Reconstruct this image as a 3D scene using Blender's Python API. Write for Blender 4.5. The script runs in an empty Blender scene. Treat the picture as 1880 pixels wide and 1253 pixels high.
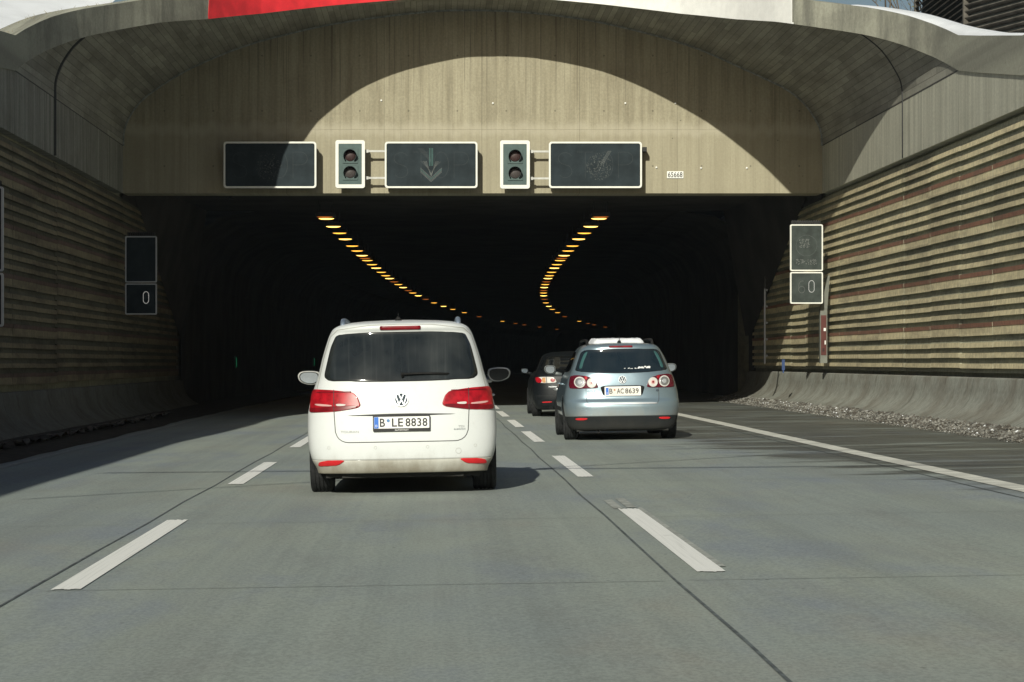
import bpy, bmesh, math, random
from math import sin, cos, pi, radians, atan, sqrt, floor, exp
random.seed(7)
S = bpy.context.scene
COL = S.collection

# ------------------------------------------------------------------ camera
F = 4600.0                      # focal length in photo pixels (1880 wide)
cd = bpy.data.cameras.new('camera'); cam = bpy.data.objects.new('camera', cd); COL.objects.link(cam)
cd.sensor_width = 36; cd.lens = 36*F/1880
cd.shift_x = (940-795)/1880; cd.shift_y = (664-626.5)/1880
cd.clip_start = 0.3; cd.clip_end = 3000
cam.location = (0, 0, 1.25); cam.rotation_euler = (radians(90), 0, 0)
S.camera = cam

# ------------------------------------------------------------------ light
SUN_T = (0.25, 1.0, -0.475)      # the way the sunlight travels
w = bpy.data.worlds.new('World'); S.world = w; w.use_nodes = True
wn = w.node_tree; bg = wn.nodes['Background']
sky = wn.nodes.new('ShaderNodeTexSky'); sky.sky_type = 'NISHITA'; sky.sun_disc = False
sky.sun_elevation = math.atan2(0.475, sqrt(1.0625)); sky.sun_rotation = math.atan2(-0.25, -1.0)
sky.air_density = 1.0; sky.dust_density = 1.5; sky.ozone_density = 1.0
wn.links.new(sky.outputs[0], bg.inputs[0]); bg.inputs[1].default_value = 0.045
sd = bpy.data.lights.new('sun', 'SUN'); sun = bpy.data.objects.new('sun', sd); COL.objects.link(sun)
sd.energy = 4.3; sd.angle = radians(0.5); sd.color = (1.0, 0.975, 0.84)
from mathutils import Vector, Matrix
sun.rotation_euler = Vector(SUN_T).to_track_quat('-Z', 'Y').to_euler()
sun.location = (-20, -60, 40)
S.view_settings.view_transform = 'Standard'; S.view_settings.look = 'None'
S.view_settings.exposure = 0.0; S.view_settings.gamma = 1.0
S.cycles.max_bounces = 8; S.cycles.diffuse_bounces = 4; S.cycles.glossy_bounces = 4
S.cycles.use_denoising = True

# ------------------------------------------------------------------ material helpers
class NT:
    def __init__(s, name, rough=0.8, metallic=0.0, spec=0.5):
        s.m = bpy.data.materials.new(name); s.m.use_nodes = True
        s.t = s.m.node_tree; s.b = s.t.nodes['Principled BSDF']
        s.b.inputs['Roughness'].default_value = rough
        s.b.inputs['Metallic'].default_value = metallic
        s.b.inputs['Specular IOR Level'].default_value = spec
    def n(s, kind, **kw):
        nd = s.t.nodes.new('ShaderNode'+kind)
        for k, v in kw.items(): setattr(nd, k, v)
        return nd
    def l(s, a, b): s.t.links.new(a, b)
    def put(s, sock, v):
        if hasattr(v, 'is_output') or isinstance(v, bpy.types.NodeSocket): s.l(v, sock)
        else: sock.default_value = v
    def coord(s, which='Object'): return s.n('TexCoord').outputs[which]
    def xyz(s, vec=None):
        q = s.n('SeparateXYZ'); s.l(vec if vec is not None else s.coord(), q.inputs[0]); return q.outputs
    def comb(s, x, y, z):
        q = s.n('CombineXYZ')
        for i, v in enumerate((x, y, z)): s.put(q.inputs[i], v)
        return q.outputs[0]
    def math(s, op, a, b=0.0, c=0.0, clamp=False):
        q = s.n('Math', operation=op, use_clamp=clamp)
        s.put(q.inputs[0], a); s.put(q.inputs[1], b); s.put(q.inputs[2], c); return q.outputs[0]
    def noise(s, scale, vec=None, stretch=(1, 1, 1), detail=4, rough=0.55):
        mp = s.n('Mapping'); mp.inputs['Scale'].default_value = stretch
        s.l(vec if vec is not None else s.coord(), mp.inputs[0])
        q = s.n('TexNoise'); q.inputs['Scale'].default_value = scale
        q.inputs['Detail'].default_value = detail; q.inputs['Roughness'].default_value = rough
        s.l(mp.outputs[0], q.inputs['Vector']); return q.outputs['Fac']
    def ramp(s, v, lo, hi, a=0.0, b=1.0):
        q = s.n('MapRange', interpolation_type='SMOOTHSTEP')
        s.put(q.inputs[0], v)
        for i, k in enumerate((lo, hi, a, b)): q.inputs[i+1].default_value = k
        return q.outputs[0]
    def mix(s, fac, a, b, blend='MIX'):
        q = s.n('Mix', data_type='RGBA', blend_type=blend)
        s.put(q.inputs[0], fac)
        s.put(q.inputs[6], a if not isinstance(a, tuple) else tuple(a)+(1,))
        s.put(q.inputs[7], b if not isinstance(b, tuple) else tuple(b)+(1,))
        return q.outputs[2]
    def bump(s, h, strength=0.3, dist=0.01):
        q = s.n('Bump'); q.inputs['Strength'].default_value = strength; q.inputs['Distance'].default_value = dist
        s.put(q.inputs['Height'], h); s.l(q.outputs[0], s.b.inputs['Normal'])
    def color(s, v): s.put(s.b.inputs['Base Color'], v if not isinstance(v, tuple) else tuple(v)+(1,)); return s
    def rough(s, v): s.put(s.b.inputs['Roughness'], v)

M = {}
def plain(name, col, rough=0.6, metallic=0.0, spec=0.3, var=0.12, scale=6.0, coat=0.0):
    k = NT(name, rough, metallic, spec)
    n_ = k.noise(scale, detail=5)
    f = k.ramp(n_, 0.3, 0.7, 1-var, 1+var)
    c = k.comb(f, f, f)
    k.color(k.mix(1.0, col, c, 'MULTIPLY'))
    if coat: k.b.inputs['Coat Weight'].default_value = coat; k.b.inputs['Coat Roughness'].default_value = 0.03
    M[name] = k.m
    return k

def emissive(name, col, strength, base=(0.02, 0.02, 0.02)):
    k = NT(name, 0.5); k.color(base)
    k.b.inputs['Emission Color'].default_value = tuple(col)+(1,)
    k.b.inputs['Emission Strength'].default_value = strength
    M[name] = k.m

def board_concrete(name, base, dark, mode, row=0.1, length=1.6, mortar=0.004, line=0.5, stain=0.5, tone=0.25):
    """board-marked concrete. mode: 'face' (boards upright), 'side' (upright on a wall along Y), 'shell' (boards along Y, UV)"""
    k = NT(name, 0.86, 0, 0.25)
    if mode == 'shell':
        uv = k.xyz(k.coord('UV')); a, b_ = uv[1], uv[0]       # a along the board, b_ across it
        P = k.comb(a, b_, 0.0)
        st = k.noise(1.0, P, (0.35, 2.6, 1), 6, 0.6); st2 = k.noise(1.0, P, (0.8, 0.5, 1), 5)
    else:
        o = k.xyz()
        across = o[0] if mode == 'face' else o[1]
        P = k.comb(o[2], across, 0.0)
        st = k.noise(1.0, P, (0.30, 4.2, 1), 8, 0.68); st2 = k.noise(1.0, P, (0.9, 0.55, 1), 7, .6)
    br = k.n('TexBrick'); br.offset = 0.43; br.squash = 1.0
    br.inputs['Scale'].default_value = 1.0
    br.inputs['Brick Width'].default_value = length; br.inputs['Row Height'].default_value = row
    br.inputs['Mortar Size'].default_value = mortar; br.inputs['Mortar Smooth'].default_value = 0.6
    br.inputs['Bias'].default_value = 0.0
    br.inputs['Color1'].default_value = (1-tone, 1-tone, 1-tone, 1); br.inputs['Color2'].default_value = (1+tone*0.5,)*3+(1,)
    br.inputs['Mortar'].default_value = (1-line,)*3+(1,)
    k.l(P, br.inputs['Vector'])
    c = k.mix(k.ramp(st, 0.38, 0.68, 0, stain), base, dark)
    c = k.mix(k.ramp(st2, 0.45, 0.75, 0, stain*0.7), c, dark)
    fine = k.ramp(k.noise(18, detail=6, rough=0.7), 0.3, 0.7, 0.88, 1.1)
    c = k.mix(1.0, c, k.comb(fine, fine, fine), 'MULTIPLY')
    c = k.mix(1.0, c, br.outputs['Color'], 'MULTIPLY')
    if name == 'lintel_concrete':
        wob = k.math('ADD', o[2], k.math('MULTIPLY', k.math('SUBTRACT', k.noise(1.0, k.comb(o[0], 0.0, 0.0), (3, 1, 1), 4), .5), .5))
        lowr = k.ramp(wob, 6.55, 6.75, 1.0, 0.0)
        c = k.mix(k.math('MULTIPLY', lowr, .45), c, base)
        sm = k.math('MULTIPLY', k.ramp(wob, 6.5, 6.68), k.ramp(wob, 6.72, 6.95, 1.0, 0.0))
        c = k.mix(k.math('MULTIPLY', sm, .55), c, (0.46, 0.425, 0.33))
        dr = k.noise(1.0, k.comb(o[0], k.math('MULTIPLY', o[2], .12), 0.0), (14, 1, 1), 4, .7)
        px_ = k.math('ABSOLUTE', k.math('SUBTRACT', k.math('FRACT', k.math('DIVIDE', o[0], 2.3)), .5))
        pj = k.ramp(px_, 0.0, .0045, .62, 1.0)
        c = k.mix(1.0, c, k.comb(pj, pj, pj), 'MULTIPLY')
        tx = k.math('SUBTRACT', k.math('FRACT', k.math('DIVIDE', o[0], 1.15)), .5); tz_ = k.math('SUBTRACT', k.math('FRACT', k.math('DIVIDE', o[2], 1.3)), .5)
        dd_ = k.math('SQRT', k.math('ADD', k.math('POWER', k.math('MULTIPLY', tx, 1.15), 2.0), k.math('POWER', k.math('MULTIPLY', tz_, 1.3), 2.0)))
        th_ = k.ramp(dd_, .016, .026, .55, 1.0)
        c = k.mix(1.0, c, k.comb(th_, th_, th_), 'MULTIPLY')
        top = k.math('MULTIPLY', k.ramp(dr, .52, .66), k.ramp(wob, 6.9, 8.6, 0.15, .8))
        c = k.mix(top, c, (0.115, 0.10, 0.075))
    # blow holes and drip marks
    v = k.n('TexVoronoi'); v.inputs['Scale'].default_value = 2.3
    k.l(k.coord(), v.inputs['Vector'])
    hole = k.ramp(v.outputs['Distance'], 0.02, 0.045, 0.45, 1.0)
    c = k.mix(1.0, c, k.comb(hole, hole, hole), 'MULTIPLY')
    k.color(c)
    k.bump(k.math('ADD', br.outputs['Fac'], k.math('MULTIPLY', st, -1.5)), 0.35, -0.01)
    M[name] = k.m
    return k

board_concrete('lintel_concrete', (0.37, 0.338, 0.245), (0.20, 0.175, 0.12), 'face', row=0.115, length=40, mortar=0.005, line=0.12, stain=0.55, tone=0.07)
board_concrete('band_sunlit', (0.56, 0.55, 0.45), (0.36, 0.35, 0.28), 'side', row=0.11, length=40, mortar=0.006, line=0.2, stain=0.6, tone=0.14)  # right band, lightened: sunlight put into the concrete colour
board_concrete('band_shaded', (0.34, 0.335, 0.29), (0.16, 0.155, 0.13), 'side', row=0.11, length=40, mortar=0.006, line=0.25, stain=0.8, tone=0.16)  # same band on the left, darkened: shade put into its colour
board_concrete('shell_concrete', (0.36, 0.35, 0.295), (0.20, 0.192, 0.155), 'shell', row=0.135, length=1.9, mortar=0.008, line=0.5, stain=0.65, tone=0.22)
board_concrete('fascia_concrete', (0.42, 0.415, 0.335), (0.15, 0.148, 0.125), 'face', row=0.3, length=40, mortar=0.0, line=0.0, stain=0.8, tone=0.06)
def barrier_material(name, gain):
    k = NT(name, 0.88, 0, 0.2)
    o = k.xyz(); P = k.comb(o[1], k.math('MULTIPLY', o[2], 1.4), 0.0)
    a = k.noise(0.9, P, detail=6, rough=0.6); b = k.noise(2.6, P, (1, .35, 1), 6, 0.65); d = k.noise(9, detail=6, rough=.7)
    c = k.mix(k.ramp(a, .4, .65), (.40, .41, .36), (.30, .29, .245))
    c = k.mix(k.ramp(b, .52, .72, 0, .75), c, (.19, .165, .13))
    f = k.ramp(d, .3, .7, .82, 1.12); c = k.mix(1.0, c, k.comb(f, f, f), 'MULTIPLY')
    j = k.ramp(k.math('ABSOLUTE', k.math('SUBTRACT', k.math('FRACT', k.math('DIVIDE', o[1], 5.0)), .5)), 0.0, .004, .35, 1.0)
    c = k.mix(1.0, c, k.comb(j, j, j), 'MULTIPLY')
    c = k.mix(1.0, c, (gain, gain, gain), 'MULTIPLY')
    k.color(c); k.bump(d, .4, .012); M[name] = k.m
barrier_material('barrier_concrete', .80); barrier_material('barrier_shaded', .42)  # second one is the left barrier, its shade put into a darker gain

# ribbed wall: pale and red concrete
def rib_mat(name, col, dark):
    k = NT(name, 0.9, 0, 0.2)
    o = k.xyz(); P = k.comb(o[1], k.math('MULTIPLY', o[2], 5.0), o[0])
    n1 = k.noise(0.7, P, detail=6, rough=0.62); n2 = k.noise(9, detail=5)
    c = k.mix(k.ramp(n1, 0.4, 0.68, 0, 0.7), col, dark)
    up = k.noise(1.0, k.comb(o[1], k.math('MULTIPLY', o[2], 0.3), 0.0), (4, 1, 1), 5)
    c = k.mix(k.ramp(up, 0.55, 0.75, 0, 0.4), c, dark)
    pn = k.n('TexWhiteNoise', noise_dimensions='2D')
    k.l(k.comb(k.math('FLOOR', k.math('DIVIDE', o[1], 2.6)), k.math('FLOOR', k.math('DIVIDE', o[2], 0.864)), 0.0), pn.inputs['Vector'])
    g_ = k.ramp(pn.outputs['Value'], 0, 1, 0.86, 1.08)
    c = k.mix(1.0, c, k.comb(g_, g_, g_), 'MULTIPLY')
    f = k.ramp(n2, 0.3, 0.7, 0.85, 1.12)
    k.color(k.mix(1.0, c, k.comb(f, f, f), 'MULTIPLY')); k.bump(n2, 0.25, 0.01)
    M[name] = k.m
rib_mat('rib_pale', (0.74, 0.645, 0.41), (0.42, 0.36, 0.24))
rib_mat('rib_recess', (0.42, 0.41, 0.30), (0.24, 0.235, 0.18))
rib_mat('rib_pale_shaded', (0.27, 0.23, 0.15), (0.15, 0.115, 0.08))  # left wall ribs, pale, recess and red: shade put into darker colours
rib_mat('rib_recess_shaded', (0.15, 0.145, 0.11), (0.09, 0.085, 0.065))
rib_mat('rib_red_shaded', (0.17, 0.115, 0.095), (0.11, 0.085, 0.07))
rib_mat('rib_red', (0.33, 0.17, 0.115), (0.24, 0.15, 0.11))

# road
def road_material():
    k = NT('road_concrete', 0.75, 0, 0.3)
    o = k.xyz(); P = k.coord()
    big = k.noise(0.35, P, (1, 0.35, 1), 5); mid = k.noise(1.6, P, (1, 0.22, 1), 6, 0.6)
    grain = k.noise(45, P, (1, 0.45, 1), 5, 0.75)
    c = k.mix(k.ramp(big, 0.35, 0.7), (0.345, 0.38, 0.335), (0.285, 0.322, 0.315))
    c = k.mix(k.ramp(mid, 0.45, 0.75, 0, 0.5), c, (0.255, 0.265, 0.245))
    # longitudinal tyre tracks (two per lane) and drip line
    tr = k.noise(1.0, k.comb(k.math('MULTIPLY', o[0], 3.2), k.math('MULTIPLY', o[1], 0.02), 0.0), detail=4)
    c = k.mix(k.ramp(tr, 0.42, 0.66, 0, 0.22), c, (0.225, 0.262, 0.252))
    fs = k.noise(1.0, k.comb(k.math('MULTIPLY', o[0], 16), k.math('MULTIPLY', o[1], 0.12), 3.0), detail=5)
    f = k.ramp(fs, 0.3, 0.7, 0.965, 1.03)
    c = k.mix(1.0, c, k.comb(f, f, f), 'MULTIPLY')
    bl = k.noise(.55, P, (1.2, .35, 1), 5, .6)
    c = k.mix(k.ramp(bl, .48, .68, 0, .7), c, (0.25, 0.285, 0.325))
    br_ = k.noise(.42, k.comb(o[0], k.math('MULTIPLY', o[1], .4), 9.0), detail=6, rough=.65)
    c = k.mix(k.ramp(br_, .52, .74, 0, .6), c, (0.33, 0.31, 0.26))
    # oil and rubber along the wheel paths
    lane = k.math('FRACT', k.math('DIVIDE', k.math('ADD', o[0], 2.06), 3.68))
    wp = k.math('ABSOLUTE', k.math('SUBTRACT', k.math('ABSOLUTE', k.math('SUBTRACT', lane, .5)), .22))
    wn_ = k.noise(1.0, k.comb(k.math('MULTIPLY', o[0], 2.0), k.math('MULTIPLY', o[1], .05), 4.0), detail=5)
    c = k.mix(k.math('MULTIPLY', k.ramp(wp, .02, .12, .34, 0.0), k.ramp(wn_, .3, .6)), c, (0.215, 0.235, 0.225))
    # small dark spots
    v = k.n('TexVoronoi'); v.inputs['Scale'].default_value = 2.1; v.inputs['Randomness'].default_value = 1
    k.l(k.comb(k.math('MULTIPLY', o[0], 1.6), k.math('MULTIPLY', o[1], 0.8), 0.0), v.inputs['Vector'])
    sp = k.ramp(v.outputs['Distance'], 0.015, 0.055, 0.60, 1.0)
    c = k.mix(1.0, c, k.comb(sp, sp, sp), 'MULTIPLY')
    g = k.ramp(grain, 0.3, 0.7, 0.82, 1.16)
    c = k.mix(1.0, c, k.comb(g, g, g), 'MULTIPLY')
    # melt water on the hard shoulder, fingers running across the camber
    fing = k.noise(1.0, k.comb(k.math('MULTIPLY', o[0], 0.5), k.math('MULTIPLY', o[1], 1.1), 7.0), detail=6, rough=0.6)
    edge = k.math('ADD', o[0], k.math('MULTIPLY', k.math('SUBTRACT', fing, 0.5), 5.0))
    near = k.ramp(o[1], 22, 44, 0.6, -1.1)
    wet = k.ramp(k.math('SUBTRACT', edge, near), 4.0, 4.9)
    wet = k.math('MULTIPLY', wet, k.ramp(o[1], 18, 27))
    dry = k.noise(1.0, k.comb(k.math('MULTIPLY', o[0], 0.35), k.math('MULTIPLY', o[1], 1.6), 2.0), detail=4)
    wet = k.math('MULTIPLY', wet, k.ramp(dry, 0.34, 0.50, 0.35, 1.0))
    d2 = k.noise(1.0, k.comb(k.math('MULTIPLY', o[0], 0.8), k.math('MULTIPLY', o[1], 3.2), 5.0), detail=5, rough=.65)
    wet = k.math('MULTIPLY', wet, k.ramp(d2, 0.32, 0.62, 0.7, 1.0))
    c = k.mix(k.math('MULTIPLY', wet, 0.86), c, (0.060, 0.056, 0.044))
    k.color(c)
    k.rough(k.math('SUBTRACT', 0.8, k.math('MULTIPLY', wet, 0.3)))
    k.bump(grain, 0.25, 0.004)
    M['road_concrete'] = k.m
road_material()

def paint_material():
    k = NT('lane_paint', 0.7, 0, 0.3)
    o = k.xyz()
    st = k.noise(1.0, k.comb(k.math('MULTIPLY', o[0], 60), k.math('MULTIPLY', o[1], 0.5), 0.0), detail=3)
    wr = k.noise(6, detail=6, rough=0.7)
    c = k.mix(k.ramp(st, 0.5, 0.7, 0, 0.55), (0.95, 0.95, 0.91), (0.70, 0.71, 0.67))
    c = k.mix(k.ramp(wr, 0.62, 0.75, 0, 0.5), c, (0.42, 0.42, 0.38))
    k.color(c); k.bump(st, 0.4, 0.006)
    M['lane_paint'] = k.m
paint_material()
plain('edge_paint', (0.66, 0.66, 0.60), 0.75, var=0.2, scale=3)
plain('worn_paint', (0.385, 0.40, 0.37), 0.8, var=0.25, scale=14)
plain('joint_tar', (0.12, 0.135, 0.135), 0.6, var=0.4, scale=9)
plain('joint_thin', (0.235, 0.25, 0.235), 0.8, var=0.35, scale=12)
plain('verge_soil', (0.040, 0.034, 0.028), 0.95, var=0.5, scale=7)
plain('terrain_ground', (0.20, 0.20, 0.18), 0.95, var=0.3, scale=0.3)
plain('snow', (0.86, 0.88, 0.91), 0.6, var=0.05, scale=1.5)
plain('ice_dirty', (0.215, 0.21, 0.19), 0.9, var=0.6, scale=5, spec=0.1)
plain('grit_dark', (0.10, 0.09, 0.075), 0.8, var=0.5, scale=11)
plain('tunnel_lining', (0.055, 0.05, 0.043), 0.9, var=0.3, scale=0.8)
plain('red_paint', (0.72, 0.035, 0.045), 0.5, var=0.14, scale=3)
plain('white_paint', (0.80, 0.80, 0.77), 0.55, var=0.05, scale=5)
plain('frame_white', (0.78, 0.78, 0.72), 0.45, var=0.04)
plain('frame_grey', (0.50, 0.51, 0.53), 0.45, var=0.06)
plain('sign_black', (0.024, 0.033, 0.038), 0.6, var=0.2, scale=3, spec=0.08)
plain('sign_grey', (0.048, 0.058, 0.054), 0.6, var=0.25, scale=4, spec=0.1)
plain('sign_dot', (0.055, 0.066, 0.068), 0.6)
plain('sign_dot_green', (0.07, 0.17, 0.15), 0.5)
plain('sign_dot_pale', (0.145, 0.155, 0.15), 0.6)
plain('sign_smudge', (0.060, 0.068, 0.066), 0.6, var=0.5, scale=30)
emissive('lit_dot', (0.95, 0.95, 0.9), 0.42, (0.3, 0.3, 0.3))
plain('signal_green', (0.065, 0.105, 0.10), 0.5)
plain('signal_dark', (0.012, 0.014, 0.015), 0.5, spec=0.1)
plain('lens_red', (0.045, 0.024, 0.023), 0.4)
plain('lens_grey', (0.06, 0.052, 0.050), 0.3)
plain('galvanised', (0.52, 0.52, 0.49), 0.45, metallic=0.0)
plain('rust_red', (0.10, 0.035, 0.030), 0.8)
plain('cabinet_grey', (0.17, 0.175, 0.15), 0.7)
plain('plaque_white', (0.82, 0.82, 0.78), 0.5, var=0.02)
plain('ink_black', (0.012, 0.012, 0.012), 0.5)
plain('blue_plastic', (0.03, 0.06, 0.16), 0.5)
plain('steel_dark', (0.045, 0.045, 0.045), 0.6, spec=0.1)
plain('louvre_timber', (0.115, 0.105, 0.09), 0.8, var=0.3, scale=3)
plain('louvre_shadow', (0.022, 0.026, 0.024), 0.9)
plain('bark', (0.12, 0.10, 0.08), 0.9)
plain('leaf_yellow', (0.16, 0.15, 0.05), 0.8)
plain('leaf_dark', (0.025, 0.04, 0.025), 0.8)
plain('dry_grass', (0.20, 0.17, 0.09), 0.9)
emissive('sodium_bright', (1.0, 0.58, 0.12), 4.5)
emissive('sodium_mid', (1.0, 0.48, 0.06), 2.2)
emissive('sodium_dim', (1.0, 0.25, 0.03), 0.5)
emissive('green_light', (0.02, 0.45, 0.18), 0.22)

# vehicle materials
def car_paint(name, col, rough, metallic, coat, dirt, zlo, zhi, dcol=(0.20, 0.165, 0.11), spec=0.5):
    k = NT(name, rough, metallic, spec)
    k.b.inputs['Coat Weight'].default_value = coat; k.b.inputs['Coat Roughness'].default_value = 0.06
    o = k.xyz(); n1 = k.noise(1.0, None, (5, 5, 1.6), 7, 0.62); n2 = k.noise(14, detail=6, rough=0.7)
    z = k.math('ADD', o[2], k.math('MULTIPLY', k.math('SUBTRACT', n1, 0.5), 0.35))
    d = k.math('MULTIPLY', k.ramp(z, zlo, zhi, 1.0, 0.0), dirt)
    d = k.math('ADD', d, k.ramp(n2, 0.5, 0.8, 0.0, 0.10))
    k.color(k.mix(d, col, dcol))
    k.rough(k.math('ADD', rough, k.math('MULTIPLY', d, 0.45)))
    M[name] = k.m
car_paint('white_car_paint', (0.665, 0.69, 0.69), 0.5, 0.0, 0.25, 0.42, 0.20, 0.44)
car_paint('white_lip_paint', (0.60, 0.60, 0.55), 0.55, 0.0, 0.15, 0.8, 0.16, 0.44)
car_paint('silver_car_paint', (0.225, 0.300, 0.350), 0.30, 0.5, 0.5, 0.6, 0.30, 0.62, (0.22, 0.20, 0.16))
car_paint('black_car_paint', (0.006, 0.008, 0.010), 0.42, 0.0, 0.0, 0.10, 0.15, 0.7, (0.05, 0.05, 0.045), .22)
car_paint('black_plastic', (0.014, 0.017, 0.019), 0.8, 0.0, 0.0, 0.5, 0.1, 0.45, (0.06, 0.057, 0.05), .2)
def glass_mat(name, col, rough, dust_refl, spec=0.6):
    k = NT(name, rough, 0, spec)
    n1 = k.noise(1.8, detail=3); o = k.xyz()
    st = k.noise(1.0, k.comb(k.math('MULTIPLY', o[0], 30), k.math('MULTIPLY', o[2], 1.2), 0.0), detail=4)
    d = k.math('MULTIPLY', k.math('ADD', k.ramp(n1, 0.35, 0.7), k.ramp(st, 0.5, 0.8, 0, 0.5)), dust_refl)  # pale blotches painted in for cloud reflections, plus dusty streaks
    k.color(k.mix(d, col, (0.20, 0.21, 0.20)))
    M[name] = k.m
glass_mat('tinted_glass', (0.012, 0.016, 0.018), 0.07, 0.15)
glass_mat('green_glass', (0.009, 0.017, 0.024), 0.05, 0.05)
glass_mat('black_glass', (0.006, 0.007, 0.008), 0.06, 0.02, 0.18)
plain('seat_teal', (0.035, 0.10, 0.10), 0.5)
plain('rubber', (0.028, 0.029, 0.030), 0.85, var=0.3, scale=14, spec=0.1)
plain('rubber_trim', (0.02, 0.02, 0.02), 0.6, spec=0.1)
plain('seam_dark', (0.05, 0.05, 0.05), 0.8)
plain('seam_soft', (0.40, 0.40, 0.37), 0.8)
plain('chrome', (0.52, 0.54, 0.56), 0.35, metallic=0.35, var=0.03)
plain('alloy', (0.40, 0.41, 0.42), 0.35, metallic=0.7)
plain('badge_grey', (0.30, 0.31, 0.31), 0.5)
plain('emblem_back', (0.07, 0.09, 0.11), 0.6, spec=0.1)
plain('lamp_red', (0.36, 0.008, 0.016), 0.3, spec=0.25, var=0.32, scale=14, coat=0.25)
plain('lamp_red_dark', (0.17, 0.006, 0.011), 0.3, spec=0.25, var=0.25, scale=12, coat=0.25)
plain('lamp_maroon', (0.095, 0.006, 0.016), 0.12, coat=0.8)
plain('lamp_clear', (0.62, 0.60, 0.57), 0.15, coat=0.8)
plain('lamp_orange', (0.55, 0.30, 0.14), 0.2, coat=0.6)
plain('lamp_pinkish', (0.62, 0.36, 0.34), 0.2, coat=0.8)
plain('reflector_red', (0.62, 0.025, 0.03), 0.3)
plain('plate_white', (0.80, 0.80, 0.79), 0.4, var=0.03)
plain('plate_yellowish', (0.72, 0.70, 0.64), 0.4, var=0.05)
plain('plate_blue', (0.035, 0.17, 0.62), 0.4)
plain('seal_blue', (0.12, 0.26, 0.50), 0.5)
plain('seal_red', (0.50, 0.24, 0.14), 0.5)
plain('mirror_glass', (0.34, 0.40, 0.44), 0.08, metallic=0.9)
plain('paper_white', (0.75, 0.76, 0.76), 0.7)
plain('rail_silver', (0.34, 0.41, 0.50), 0.35, metallic=0.6)

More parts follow.
